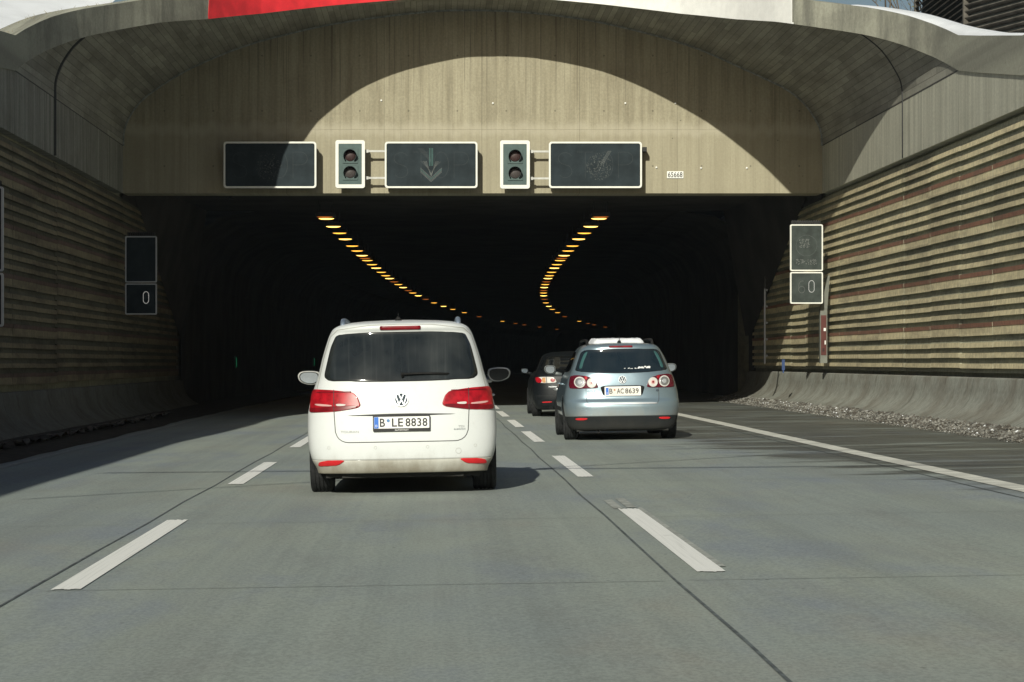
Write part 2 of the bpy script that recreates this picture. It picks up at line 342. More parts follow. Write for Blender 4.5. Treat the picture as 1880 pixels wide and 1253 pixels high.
# ------------------------------------------------------------------ mesh helpers
class MB:
    def __init__(s): s.v = []; s.f = []; s.mi = []; s.uv = {}; s.sm = []
    def vert(s, p): s.v.append(tuple(p)); return len(s.v)-1
    def face(s, idx, mi=0, uv=None, sm=False):
        s.f.append(tuple(idx)); s.mi.append(mi); s.sm.append(sm)
        if uv: s.uv[len(s.f)-1] = uv
    def quad(s, a, b, c, d, mi=0, uv=None, sm=False):
        i = len(s.v); s.v += [tuple(a), tuple(b), tuple(c), tuple(d)]; s.face((i, i+1, i+2, i+3), mi, uv, sm)
    def box(s, c, d, mi=0, rot=None):
        hx, hy, hz = d[0]/2, d[1]/2, d[2]/2
        P = [Vector((x*hx, y*hy, z*hz)) for x in (-1, 1) for y in (-1, 1) for z in (-1, 1)]
        if rot is not None: P = [rot @ p for p in P]
        i = len(s.v); s.v += [tuple(p+Vector(c)) for p in P]
        for q in ((0, 1, 3, 2), (4, 6, 7, 5), (0, 4, 5, 1), (2, 3, 7, 6), (0, 2, 6, 4), (1, 5, 7, 3)):
            s.face([i+k for k in q], mi)
    def grid(s, P, mi=0, uv=None, flip=False, sm=True, closed=False):
        """P[i][j] points"""
        n, m = len(P), len(P[0]); b = len(s.v)
        for r in P: s.v += [tuple(p) for p in r]
        for i in range(n-1):
            for j in range(m if closed else m-1):
                j2 = (j+1) % m
                q = [b+i*m+j, b+i*m+j2, b+(i+1)*m+j2, b+(i+1)*m+j]
                u = [uv[i][j], uv[i][j2], uv[i+1][j2], uv[i+1][j]] if uv else None
                if flip: q.reverse(); u = u[::-1] if u else None
                s.face(q, mi(i, j) if callable(mi) else mi, u, sm)
        return b
    def tube(s, pts, r, n=8, mi=0, caps=True, sm=True):
        rings = []
        pts = [Vector(p) for p in pts]
        rs = r if isinstance(r, (list, tuple)) else [r]*len(pts)
        for i, p in enumerate(pts):
            t = (pts[min(i+1, len(pts)-1)]-pts[max(i-1, 0)]).normalized()
            a = t.orthogonal().normalized() if i == 0 else (u_ - t*u_.dot(t)).normalized()
            u_ = a; b = t.cross(a)
            rings.append([p+(a*cos(2*pi*k/n)+b*sin(2*pi*k/n))*rs[i] for k in range(n)])
        b0 = s.grid(rings, mi, sm=sm, closed=True)
        if caps:
            s.face([b0+k for k in range(n)][::-1], mi)
            s.face([b0+(len(pts)-1)*n+k for k in range(n)], mi)
    def lathe(s, prof, c, n=40, mi=0, axis='X', sm=True):
        """prof: (along axis, radius)"""
        rings = []
        for (a, r) in prof:
            ring = []
            for k in range(n):
                t = 2*pi*k/n
                if axis == 'X': p = (a, r*cos(t), r*sin(t))
                elif axis == 'Y': p = (r*cos(t), a, r*sin(t))
                else: p = (r*cos(t), r*sin(t), a)
                ring.append(Vector(p)+Vector(c))
            rings.append(ring)
        s.grid(rings, mi, sm=sm, closed=True)
    def disc(s, c, r, n=24, axis='Y', mi=0, rx=None):
        i = len(s.v)
        for k in range(n):
            t = 2*pi*k/n; a, b = (rx or r)*cos(t), r*sin(t)
            s.v.append((c[0]+a, c[1], c[2]+b) if axis == 'Y' else (c[0], c[1]+a, c[2]+b))
        s.face([i+k for k in range(n)], mi)
    def prism_y(s, poly, y0, y1, mi=0, side_mi=None):
        """poly in (x,z), from y0 (front, facing -Y) to y1"""
        n = len(poly); i = len(s.v)
        s.v += [(x, y0, z) for x, z in poly]+[(x, y1, z) for x, z in poly]
        s.face([i+k for k in range(n)], mi); s.face([i+n+k for k in range(n)][::-1], mi)
        for k in range(n):
            k2 = (k+1) % n
            s.face((i+k, i+n+k, i+n+k2, i+k2), mi if side_mi is None else side_mi)
    def ring_y(s, outer, inner, y0, y1, mi=0):
        n = len(outer); i = len(s.v)
        for P in (outer, inner):
            for y in (y0, y1): s.v += [(x, y, z) for x, z in P]
        o0, o1, n0, n1 = i, i+n, i+2*n, i+3*n
        for k in range(n):
            j = (k+1) % n
            s.face((o0+k, o0+j, n0+j, n0+k), mi); s.face((o1+k, n1+k, n1+j, o1+j), mi)
            s.face((o0+k, o1+k, o1+j, o0+j), mi); s.face((n0+k, n0+j, n1+j, n1+k), mi)
    def build(s, name, mats, parent=None, loc=None, fixn=True):
        me = bpy.data.meshes.new(name)
        me.from_pydata(s.v, [], s.f)
        if isinstance(mats, str): mats = [mats]
        for m_ in mats: me.materials.append(M[m_])
        for p, mi, sm in zip(me.polygons, s.mi, s.sm): p.material_index = mi; p.use_smooth = sm
        if s.uv:
            L = me.uv_layers.new(name='UVMap')
            for fi, u in s.uv.items():
                for li, c in zip(me.polygons[fi].loop_indices, u): L.data[li].uv = c
        if fixn:
            bm = bmesh.new(); bm.from_mesh(me)
            bmesh.ops.remove_doubles(bm, verts=bm.verts, dist=1e-5)
            bmesh.ops.recalc_face_normals(bm, faces=bm.faces)
            bm.to_mesh(me); bm.free()
        me.update()
        o = bpy.data.objects.new(name, me); COL.objects.link(o)
        if loc: o.location = loc
        if parent: o.parent = parent
        return o

def tag(o, label=None, cat=None, group=None, kind=None):
    if label: o['label'] = label
    if cat: o['category'] = cat
    if group: o['group'] = group
    if kind: o['kind'] = kind
    return o
def empty(name, loc=(0, 0, 0), label=None, cat=None, group=None):
    o = bpy.data.objects.new(name, None); COL.objects.link(o); o.location = loc
    o.empty_display_size = 0.3
    return tag(o, label, cat, group)
def copy_tree(o, parent=None):
    c = o.copy(); COL.objects.link(c)
    if parent: c.parent = parent
    for ch in list(o.children): copy_tree(ch, c)
    return c

def rrect(x0, z0, x1, z1, r, n=6):
    P = []
    for cx, cz, a0 in ((x1-r, z1-r, 0), (x0+r, z1-r, 90), (x0+r, z0+r, 180), (x1-r, z0+r, 270)):
        for k in range(n+1):
            a = radians(a0+90*k/n); P.append((cx+r*cos(a), cz+r*sin(a)))
    return P
def chaikin(P, it=3, q=0.22, closed=True):
    for _ in range(it):
        Q = []
        n = len(P)
        for i in range(n if closed else n-1):
            a, b = P[i], P[(i+1) % n]
            Q.append((a[0]*(1-q)+b[0]*q, a[1]*(1-q)+b[1]*q)); Q.append((a[0]*q+b[0]*(1-q), a[1]*q+b[1]*(1-q)))
        if not closed: Q = [P[0]]+Q+[P[-1]]
        P = Q
    return P
def interp(T, x, k=1):
    if x <= T[0][0]: return T[0][k]
    for a, b in zip(T, T[1:]):
        if x <= b[0]:
            t = (x-a[0])/(b[0]-a[0]); return a[k]*(1-t)+b[k]*t
    return T[-1][k]
def pchip(T, x, k=1):
    """monotone cubic through table rows"""
    n = len(T)
    if x <= T[0][0]: return T[0][k]
    if x >= T[-1][0]: return T[-1][k]
    i = max(j for j in range(n-1) if T[j][0] <= x)
    h = [T[j+1][0]-T[j][0] for j in range(n-1)]; d = [(T[j+1][k]-T[j][k])/h[j] for j in range(n-1)]
    def sl(j):
        if j == 0: return d[0]
        if j == n-1: return d[-1]
        if d[j-1]*d[j] <= 0: return 0.0
        w1, w2 = 2*h[j]+h[j-1], h[j]+2*h[j-1]
        return (w1+w2)/(w1/d[j-1]+w2/d[j])
    t = (x-T[i][0])/h[i]; a, b = T[i][k], T[i+1][k]; m0, m1 = sl(i)*h[i], sl(i+1)*h[i]
    return (2*t**3-3*t**2+1)*a+(t**3-2*t**2+t)*m0+(-2*t**3+3*t**2)*b+(t**3-t**2)*m1

def text_geo(txt, width=None, height=0.1, spacing=1.0, bold=0.0):
    """flat lettering from the built-in font: verts (x,z) centred, faces"""
    cu = bpy.data.curves.new('lettering', 'FONT'); cu.body = txt; cu.size = 1; cu.resolution_u = 3
    cu.space_character = spacing; cu.align_x = 'CENTER'; cu.offset = bold
    ob = bpy.data.objects.new('lettering', cu); COL.objects.link(ob)
    dg = bpy.context.evaluated_depsgraph_get(); me = bpy.data.meshes.new_from_object(ob.evaluated_get(dg))
    V = [(v.co.x, v.co.y) for v in me.vertices]; Fc = [tuple(p.vertices) for p in me.polygons]
    bpy.data.objects.remove(ob); bpy.data.meshes.remove(me); bpy.data.curves.remove(cu)
    x0, x1 = min(v[0] for v in V), max(v[0] for v in V); z0, z1 = min(v[1] for v in V), max(v[1] for v in V)
    sz = height/(z1-z0); sx = width/(x1-x0) if width else sz
    return [((x-(x0+x1)/2)*sx, (z-(z0+z1)/2)*sz) for x, z in V], Fc
def text_into(mb, txt, cx, y, cz, width, height, mi=0, spacing=1.0, fn=None, bold=0.012):
    V, Fc = text_geo(txt, width, height, spacing, bold); i = len(mb.v)
    for x, z in V:
        X, Z = cx+x, cz+z
        mb.v.append((X, fn(X, Z) if fn else y, Z))
    for f in Fc: mb.face([i+k for k in f], mi)

# ------------------------------------------------------------------ layout of the place
SL = 0.016                                        # cross fall of the carriageway
CT = [(0, .75), (60, .75), (68.5, .79), (92.5, 1.09), (114.3, 1.56), (132.4, 2.13), (149, 2.83), (166.9, 3.77),
      (187, 5.13), (199, 6.1), (219, 7.76), (244, 10.5), (268, 13.5), (300, 18.1), (340, 24.8), (380, 32.6)]
def bend(Y): return pchip(CT, Y)-0.75             # sideways shift of the road axis
def rz(X, Y=0): return SL*(X-bend(Y))
LTOP = [(-12, 5.3), (15, 5.3), (20, 5.42), (28, 5.45), (33, 5.85), (38, 6.15), (41, 6.12)]
XL, XR = -7.30, 9.17                              # wall faces
YP = 59.0                                         # portal face

# profile of the vault in the portal plane (X, Z above the camera's 1.25)
PROF = [(-7.30, 5.08), (-7.28, 5.45), (-7.10, 5.86), (-6.73, 6.27), (-5.83, 6.85), (-4.55, 7.40), (-3.27, 7.76), (-1.99, 8.02), (-0.2, 8.24),
        (.83, 8.28), (2.1, 8.24), (3.65, 8.05), (5.19, 7.70), (6.27, 7.36), (7.23, 6.94), (7.8, 6.68), (8.32, 6.42),
        (8.76, 6.07), (9.06, 5.62), (9.15, 5.38), (9.17, 5.08)]
def catmull(P, n):
    Q = []
    for i in range(len(P)-1):
        p0, p1, p2, p3 = P[max(i-1, 0)], P[i], P[i+1], P[min(i+2, len(P)-1)]
        for k in range(n):
            t = k/n
            Q.append(tuple(0.5*((2*b)+(-a+c)*t+(2*a-5*b+4*c-d)*t*t+(-a+3*b-3*c+d)*t**3) for a, b, c, d in zip(p0, p1, p2, p3)))
    Q.append(P[-1]); return Q
PR = [(x, z+1.25) for x, z in catmull(PROF, 5)]
RIMY = [(5.08, 43.6), (5.45, 45.1), (5.85, 46.6), (6.35, 48.6), (7.0, 51.5), (7.3, 53.3), (7.64, 54.9), (7.9, 55.8), (8.1, 56.4), (8.3, 56.8)]
def rim_y(Z): return interp(RIMY, Z-1.25)
ARC = [0.0]
for a, b in zip(PR, PR[1:]): ARC.append(ARC[-1]+math.dist(a, b))

# ---- ground and road
mb = MB(); mb.quad((-900, -900, -1.2), (900, -900, -1.2), (900, 1500, -1.2), (-900, 1500, -1.2))
tag(mb.build('ground', 'terrain_ground'), kind='structure')
YS = [-60, -20, 0, 20, 40, 60]+[60+8*k for k in range(1, 39)]
mb = MB(); rows = []
for Y in YS:
    b = bend(Y); rows.append([(b+x, Y, SL*x) for x in [-7.2+i*0.82 for i in range(21)]])
mb.grid(rows, sm=False)
tag(mb.build('road', 'road_concrete'), kind='structure')

def strip(mb, x0, x1, y0, y1, lift, mi=0, step=6, skew=0.0):
    ys = [y0]
    while ys[-1]+step < y1: ys.append(ys[-1]+step)
    ys.append(y1)
    rows = [[(bend(y)+x, y+skew*(x-x0), SL*x+lift) for x in (x0, (x0+x1)/2, x1)] for y in ys]
    mb.grid(rows, mi, sm=False)
# joints of the concrete slabs
mb = MB()
ylist = [2.0+3.0*k for k in range(40)]
for X0, wd in ((1.365, .018), (-2.27, .017), (5.05, .02)):
    pts = [(X0+0.012*sin(y*1.3)+random.uniform(-.006, .006), y) for y in ylist]
    for (xa, ya), (xb, yb) in zip(pts, pts[1:]):
        wa = wd*random.uniform(.7, 1.3)
        mb.quad((xa-wa/2, ya, SL*xa+.004), (xa+wa/2, ya, SL*xa+.004), (xb+wd/2, yb, SL*xb+.004), (xb-wd/2, yb, SL*xb+.004))
tag(mb.build('road_joint', 'joint_tar'), kind='structure')
mb = MB()
for i in range(9):
    y = 8.3+5.7*i
    for xa, xb in ((-6.8, -2.35), (-2.2, 1.30), (1.43, 5.0)):
        q = random.uniform(-.03, .03); wd = random.uniform(.008, .018)
        mb.quad((xa, y+q, SL*xa+.0035), (xb, y+q, SL*xb+.0035), (xb, y+q+wd, SL*xb+.0035), (xa, y+q+wd, SL*xa+.0035))
tag(mb.build('road_cross_joint', 'joint_thin'), kind='structure')
# markings
def ragged_strip(mb, x0, x1, y0, y1, lift):
    n = 9; xs = [x0+(x1-x0)*k/n for k in range(n+1)]
    for a, b in zip(xs, xs[1:]):
        ya, yb = y0+random.uniform(-.03, .03), y1+random.uniform(-.05, .05)
        ym = (ya+yb)/2
        for p, q in ((ya, ym), (ym, yb)):
            mb.quad((bend(p)+a, p, SL*a+lift), (bend(p)+b, p, SL*b+lift), (bend(q)+b, q, SL*b+lift), (bend(q)+a, q, SL*a+lift))
dash_r = [(2.6, 8.8), (14.55, 20.75), (26.5, 32.4), (38.0, 43.7), (46.6, 52.2), (55.4, 61.4), (64.4, 70.4)]
dash_l = [(2.2, 8.2), (14.05, 20.2), (26.1, 31.8), (37.3, 43.0), (46.2, 51.9), (55.0, 61.0), (64.0, 70.0)]
for nm, X0, ds in (('lane_marking', 1.617, dash_r), ('lane_marking', -2.06, dash_l)):
    for y0, y1 in ds:
        mb = MB(); ragged_strip(mb, X0-.083, X0+.083, y0, y1, .006)
        tag(mb.build(nm, 'lane_paint'), kind='structure')
mb = MB(); ragged_strip(mb, 1.617+.085, 1.617+.125, 14.9, 20.9, .0055); ragged_strip(mb, 1.50, 1.58, 20.8, 22.1, .0055); ragged_strip(mb, 1.62, 1.70, 20.95, 22.3, .0055)
tag(mb.build('worn_marking', 'worn_paint'), kind='structure')
for nm, xa, xb in (('edge_line', 5.26, 5.52), ('edge_line', -5.50, -5.38)):
    mb = MB()
    y = -20
    while y < 200:
        j = random.uniform(-.012, .012)
        strip(mb, xa+j, xb+j, y, y+3.2, .006, step=3.2); y += 3.2
    tag(mb.build(nm, 'edge_paint' if xa > 0 else 'worn_paint'), kind='structure')
# soil verge along the left wall
mb = MB(); rows = []
for k in range(60):
    y = -10+2.0*k
    rows.append([(bend(y)+x+random.uniform(-.05, .05), y, SL*x+h+random.uniform(-.01, .01)) for x, h in ((-5.62, .006), (-5.9, .035), (-6.3, .06), (-6.9, .11), (-7.18, .14))])
mb.grid(rows)
tag(mb.build('verge', 'verge_soil'), kind='structure')

# ---- dirty ice and slush along the right barrier
def slush(name, xa, xb, ya, yb, n, seed, mats, smax=.05):
    rnd = random.Random(seed); mb = MB()
    rows = []
    yy = ya
    while yy < yb:
        rows.append([(x+rnd.uniform(-.06, .06), yy, SL*x+h*rnd.uniform(.5, 1.4)+.008) for x, h in ((xa+.0, 0), (xa+.18, .03), (xa+.38, .07), (xb-.12, .11), (xb+.1, .13))])
        yy += .22
    mb.grid(rows, lambda i, j: 1 if rnd.random() < .35 else 0, sm=False)
    for _ in range(n):
        y = rnd.uniform(ya, yb); u = rnd.random()**.8; x = xa-.25+(xb-xa+.3)*u
        r = rnd.uniform(.012, smax)*(0.35+.65*u)
        z = SL*x+.01+.12*max(0, (x-xa)/(xb-xa))
        # jagged lump: irregular octahedron
        i = len(mb.v)
        ax = [(1, 0, 0), (0, 1, 0), (-1, 0, 0), (0, -1, 0), (0, 0, .75), (0, 0, -.4)]
        a0 = rnd.uniform(0, pi)
        for a, b, c in ax:
            k = r*rnd.uniform(.55, 1.35)
            mb.v.append((x+(a*cos(a0)-b*sin(a0))*k, y+(a*sin(a0)+b*cos(a0))*k*1.3, z+c*k))
        mi = 0 if rnd.random() < .62 else (1 if rnd.random() < .93 else 2)
        for t in ((0, 1, 4), (1, 2, 4), (2, 3, 4), (3, 0, 4), (1, 0, 5), (2, 1, 5), (3, 2, 5), (0, 3, 5)):
            mb.face([i+q for q in t], mi)
    o = mb.build(name, mats, fixn=False); tag(o, kind='stuff'); return o
o = slush('dirty_ice', 8.20, 8.80, 30, 74, 9000, 3, ['ice_dirty', 'grit_dark', 'snow'])
tag(o, 'grey dirty ice and grit heaped along the foot of the right concrete barrier', 'ice')
o = slush('road_dirt', -7.0, -6.3, 26, 60, 700, 5, ['grit_dark', 'verge_soil', 'ice_dirty'], .05)
tag(o, 'dark dirt lying along the foot of the shaded left barrier', 'dirt')

# ---- side walls (right sunlit, left in shade): panels, barrier, concrete band
PERIOD = .864
def rib_profile(z0, z1):
    """(offset away from the road, z, material to the next point); offset 0 = rib front"""
    P = []; D = .066
    z = z1
    zz = 4.50                                           # top of a red strip
    tops = [zz+PERIOD*k for k in range(-5, 2)]
    segs = []
    for t in tops:
        def fz(f): return t-f*PERIOD
        segs += [(fz(0), fz(.085), 'R'), (fz(.085), fz(.25), 'W'), (fz(.25), fz(.385), 'D'), (fz(.385), fz(.485), 'W'), (fz(.485), fz(.59), 'D'),
                 (fz(.59), fz(.69), 'W'), (fz(.69), fz(.80), 'D'), (fz(.80), fz(.895), 'W'), (fz(.895), fz(1.0), 'D')]
    segs.sort(reverse=True)
    for a, b, t in segs:
        a = min(a, z1); b = max(b, z0)
        if a-b < .004: continue
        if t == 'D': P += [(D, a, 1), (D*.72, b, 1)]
        elif t == 'R': P += [(-.008, a, 2), (-.002, b, 2)]
        else: P += [(0.006 if a-b > .1 else .008, a, 0), (0, b, 0)]
    return P
def ribbed_panel(side, y0, y1, parent, jit):
    xf = (XR+.075) if side > 0 else (XL-.075)
    P = [(a, z+jit, m) for a, z, m in rib_profile(1.06 if side > 0 else .84, 5.15)]
    mb = MB(); g = .010; xf += side*random.uniform(0, .005)
    for (a, z, m), (a2, z2, m2) in zip(P, P[1:]):
        mm = m if abs(z-z2) > .012 else 1
        X1, X2 = xf+side*a, xf+side*a2
        mb.quad((X1, y0+g, z), (X1, y1-g, z), (X2, y1-g, z2), (X2, y0+g, z2), mm)
    for y in (y0+g, y1-g):                              # closed ends
        i = len(mb.v); back = xf+side*.12
        mb.v += [(xf+side*a, y, z) for a, z, m in P]+[(back, y, P[-1][1]), (back, y, P[0][1])]
        mb.face(list(range(i, i+len(P)+2)), 1)
    mb.quad((xf+side*.12, y0, P[-1][1]), (xf+side*.12, y1, P[-1][1]), (xf+side*.12, y1, P[0][1]), (xf+side*.12, y0, P[0][1]), 1)
    return mb.build('acoustic_panel', ['rib_pale', 'rib_recess', 'rib_red'] if side > 0 else ['rib_pale_shaded', 'rib_recess_shaded', 'rib_red_shaded'], parent, fixn=False)

def side_wall(side):
    X = XR if side > 0 else XL
    lab = 'sunlit ribbed beige and red concrete wall along the right of the road' if side > 0 else 'ribbed concrete wall in full shade along the left of the road'
    root = empty('retaining_wall', (X, YP, 0), lab, 'wall')
    inv = (-X, -YP, 0)
    def adopt(o): o.location = inv
    first = 57.0+2.6*1
    k = 0; y1 = 72.6
    while y1 > (22 if side > 0 else 12):
        o = ribbed_panel(side, y1-2.6, y1, root, random.uniform(-.010, .010)); adopt(o); y1 -= 2.6
    # barrier: profile swept along Y
    prof = [(.06, .82), (.02, .815), (.0, .79), (-.03, .60), (-.075, .45), (-.16, .32), (-.30, .20), (-.44, .13), (-.50, -.05)]
    z0 = SL*X+.015
    mb = MB(); rows = []
    ys = [-10+5.2*i for i in range(17)]
    for y in ys: rows.append([(X+side*a, y, z0+h) for a, h in prof])
    mb.grid(rows, 0, flip=side < 0)
    o = mb.build('barrier', 'barrier_concrete' if side > 0 else 'barrier_shaded', root, fixn=False); adopt(o)
    for p in o.data.polygons: p.use_smooth = True
    # backing above the barrier so nothing shows between panels
    mb = MB(); mb.box((X+side*.30, 31, 2.7), (.2, 92, 5.4)); o = mb.build('backing', 'rib_recess', root); adopt(o)
    return root, adopt
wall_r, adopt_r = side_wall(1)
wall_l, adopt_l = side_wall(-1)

# concrete band above the ribs, up to the fold (right: top edge falls towards the camera)
def band(side):
    X = XR if side > 0 else XL
    mb = MB(); zb = 5.21
    if side > 0: st = [(59.0, 6.33), (49.0, 6.33), (43.6, 6.33), (41.3, 6.02), (38.9, 5.71), (36, 5.5), (20, 5.5)]
    else: st = [(59.0, 6.33), (49.0, 6.33), (43.4, 6.33)]+LTOP[::-1]
    for (ya, za), (yb, zb2) in zip(st, st[1:]):
        mb.quad((X, ya, zb), (X, yb, zb), (X, yb, zb2), (X, ya, za))
        mb.quad((X+side*.45, ya, zb), (X+side*.45, yb, zb), (X, yb, zb), (X, ya, zb))
    o = mb.build('concrete_band', 'band_sunlit' if side > 0 else 'band_shaded', wall_r if side > 0 else wall_l, fixn=False)
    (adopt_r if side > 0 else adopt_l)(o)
band(1); band(-1)

# ---- tunnel portal
portal = empty('tunnel_portal', (0.9, YP, 0), 'board-marked concrete tunnel portal with a flared arched canopy over three lanes', 'tunnel')
def padopt(o): o.location = (-.9, -YP, 0); return o
# lintel with thickness
mb = MB(); zb = 5.21
poly = [(XL, zb)]+PR+[(XR, zb)]
n = len(PR)
for (xa, za), (xb, zb_) in zip(PR, PR[1:]):
    mb.quad((xa, YP, zb), (xb, YP, zb), (xb, YP, zb_), (xa, YP, za))
mb.quad((XL, YP, zb), (XR, YP, zb), (XR, YP+.9, zb), (XL, YP+.9, zb))
mb.quad((XL, YP+.9, zb), (XR, YP+.9, zb), (XR, YP+.9, 5.75), (XL, YP+.9, 5.75))
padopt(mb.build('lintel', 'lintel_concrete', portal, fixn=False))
# faint pour joint half way up the lintel
mb = MB(); mb.box(((XL+XR)/2, YP-.002, 6.72), (XR-XL-.3, .008, .014)); padopt(mb.build('pour_joint', 'lintel_concrete', portal))
# vault
mb = MB(); rows = []; uvs = []
NV = 14
for i, (x, z) in enumerate(PR):
    y0 = rim_y(z); rows.append([(x, y0+(YP-y0)*k/NV, z) for k in range(NV+1)])
    uvs.append([(ARC[i], y0+(YP-y0)*k/NV) for k in range(NV+1)])
mb.grid(rows, 0, uvs)
padopt(mb.build('canopy', 'shell_concrete', portal, fixn=False))
# outer skin of the canopy so that it has thickness from above
mb = MB(); rows = []
for i, (x, z) in enumerate(PR):
    y0 = rim_y(z); a = .35
    dx = (x-.94)/8.3; rows.append([(x+a*dx, y0+.3+(YP+1.2-y0)*k/3, z+a*(1-abs(dx)*.3)) for k in range(4)])
mb.grid(rows, 0)
padopt(mb.build('canopy_back', 'terrain_ground', portal, fixn=False))
# groove where vault meets lintel
mb = MB(); mb.tube([(x, YP-.004, z-.004) for x, z in PR], .035, 6); padopt(mb.build('corner_groove', 'joint_thin', portal))
# expansion joints in the flare
def prof_joint(side, Y, wd, mat):
    pts = []
    for i, (x, z) in enumerate(PR):
        if (x-.94)*side > 0 and rim_y(z) <= Y+.02:
            pts.append((x, z))
    if side < 0: pts = pts[::-1]
    # now from the crest end to the fold
    pts = pts if math.dist(pts[-1], (XR if side > 0 else XL, 6.33)) < .1 else pts[::-1]
    pts.append((XR if side > 0 else XL, 5.22))
    mb = MB(); mb.tube([(x, Y, z) for x, z in pts], wd, 6)
    padopt(mb.build('expansion_joint', mat, portal, fixn=False))
prof_joint(1, 48.9, .022, 'seam_dark'); prof_joint(-1, 48.3, .042, 'seam_dark')
for side, X in ((1, XR), (-1, XL)):
    mb = MB(); mb.box((X-side*.003, (43.6+59)/2, 6.33), (.006, 15.3, .016)); padopt(mb.build('fold_joint', 'seam_dark', portal))

# fascia swept along the rim, then along the right wall top towards the camera
rim = [(x, rim_y(z), z) for x, z in PR]
def prf(p, pr): return .03
def sweep_band(pts, heights, th, proud, mat_fn, name, mats, parent, cap_mi=0):
    N = len(pts); rows = []
    for i, p in enumerate(pts):
        a, b = pts[max(i-1, 0)], pts[min(i+1, N-1)]
        tx, ty = b[0]-a[0], b[1]-a[1]; L = math.hypot(tx, ty) or 1
        nx, ny = -ty/L, tx/L                       # left of travel: away from the road
        h = heights[i]
        fx, fy = p[0]-nx*prf(p, proud), p[1]-ny*prf(p, proud); bx, by = p[0]+nx*th, p[1]+ny*th
        rows.append([(bx, by, p[2]-.02), (fx, fy, p[2]-.02), (fx, fy, p[2]+h), (bx, by, p[2]+h)])
    mb = MB(); mb.grid(rows, mat_fn, sm=False)
    return mb.build(name, mats, parent, fixn=False), rows
def fh(z): return interp([(5.0, .60), (5.9, .56), (6.6, .50), (7.2, .50), (8.3, .62)], z-1.25)
full = [(XL, y, z) for y, z in LTOP]+rim+[(XR, 42.0, 6.11), (XR, 41.3, 6.02), (XR, 38.9, 5.71), (XR, 36, 5.5), (XR, 28, 5.5), (XR, 20, 5.5)]
# subdivide long pieces so that paint edges land well
hs = [fh(p[2]) if p[1] > 30 or p[0] > 0 else .45 for p in full]
o, rows = sweep_band(full, hs, .42, .06, 0, 'fascia', ['fascia_concrete'], portal); padopt(o)
# painted fields on the fascia (as thin as paint): red on the left, white on the right
def painted(xa, xb, name, mat, lean=0.06):
    mb = MB(); R = []
    seg = [r for r, p in zip(rows, full) if xa-.4 < p[0] < xb+.4 and p[1] > 45]
    def at(x):
        for r, s_ in zip(seg, seg[1:]):
            if r[1][0] <= x <= s_[1][0]:
                t = (x-r[1][0])/(s_[1][0]-r[1][0])
                return [tuple(u*(1-t)+v*t for u, v in zip(r[k], s_[k])) for k in (1, 2)]
        return None
    n = 200; rr = []
    for k in range(n+1):
        x = xa+(xb-xa)*k/n; q = at(x)
        if not q: continue
        a, b = q
        s0 = lean*(1 if k == 0 else 0)*-1 + lean*(1 if k == n else 0)
        rr.append([(a[0], a[1]-.012, a[2]-.001), (b[0]+s0, b[1]-.012, b[2]+.001)])
    mb.grid(rr, 0, sm=False)
    padopt(mb.build(name, mat, portal, fixn=False))
painted(-4.78, .9, 'red_field', 'red_paint', .05)
painted(1.9, 7.33, 'white_field', 'white_paint', .10)
# snow lying on the fascia and wall top, right
def snowcap(sel, tk, name, lab, seed=1):
    rnd = random.Random(seed); R = []
    pts = [(r, p) for r, p in zip(rows, full) if sel(p)]
    for r, p in pts:
        f, b = Vector(r[2]), Vector(r[3]); t = tk(p)
        d = (b-f)
        R.append([f+Vector((0, 0, .002)), f+d*.06+Vector((0, 0, t*.55)), f+d*.35+Vector((0, 0, t)), f+d*.8+Vector((0, 0, t*.95)), b+Vector((0, 0, t*.7)), b+d*.12+Vector((0, 0, -.1))])
    mb = MB(); mb.grid(R, 0, sm=True); o = mb.build(name, 'snow', fixn=False)
    tag(o, lab, 'snow'); return o
snowcap(lambda p: p[0] > 8.2 and p[1] < 49.3, lambda p: interp([(36, .05), (39, .04), (41.5, .05), (43.0, .12), (43.6, .13), (45.0, .06), (47, .04), (49, .02)], p[1]), 'snow_ledge', 'white snow lying along the curved top of the right portal parapet')
# ---- inside of the tunnel
tun = empty('tunnel_tube', (.9, 60, 0), 'dark tunnel bore behind the portal, curving right', 'tunnel')
mb = MB(); rows_ = []
sect = [(-7.38, -.3), (-7.38, 3.6), (-7.25, 4.4), (-6.9, 5.0), (-6.2, 5.45), (-5.2, 5.6), (7.0, 5.6), (8.1, 5.45), (8.8, 5.0), (9.15, 4.4), (9.28, 3.6), (9.28, -.3)]
for Y in [72.6]+[76+8*k for k in range(34)]:
    b = bend(Y); rows_.append([(b+x, Y, z) for x, z in sect])
mb.grid(rows_, 0, sm=False)
b0 = len(mb.v); mb.v += [tuple(p) for p in rows_[-1]]; mb.face(range(b0, b0+len(sect)))
# mouth zone: flat ceiling to the lintel, full width
mb.quad((XL-.5, YP+.88, 5.72), (XR+.5, YP+.88, 5.72), (XR+.5, 73.0, 5.62), (XL-.5, 73.0, 5.62))
for X, s_ in ((XL-.14, -1), (XR+.14, 1)):
    mb.quad((X, YP+.9, 5.0), (X, 72.7, 5.0), (X, 72.7, 5.75), (X, YP+.9, 5.75))
# slanting haunch where the bore starts
for X, s_ in ((XL, -1), (XR, 1)):
    mb.quad((X+.1*s_, 61, 5.72), (X-s_*.75, 72.6, 5.62), (X-s_*.02, 73.4, 2.0), (X+.05*s_, 72.6, 2.0))
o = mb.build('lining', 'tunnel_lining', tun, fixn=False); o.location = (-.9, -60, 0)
# earth over the tunnel
mb = MB(); mb.box((1, 200, 8.0), (60, 276, 1.6)); o = mb.build('roof_slab', 'terrain_ground', tun); o.location = (-.9, -60, 0)
for X, s_ in ((XL, -1), (XR, 1)):
    mb = MB(); mb.box((X+s_*1.2, 66.7, 3.4), (1.2, 15.2, 7.6)); o = mb.build('side_fill', 'terrain_ground', tun); o.location = (-.9, -60, 0)

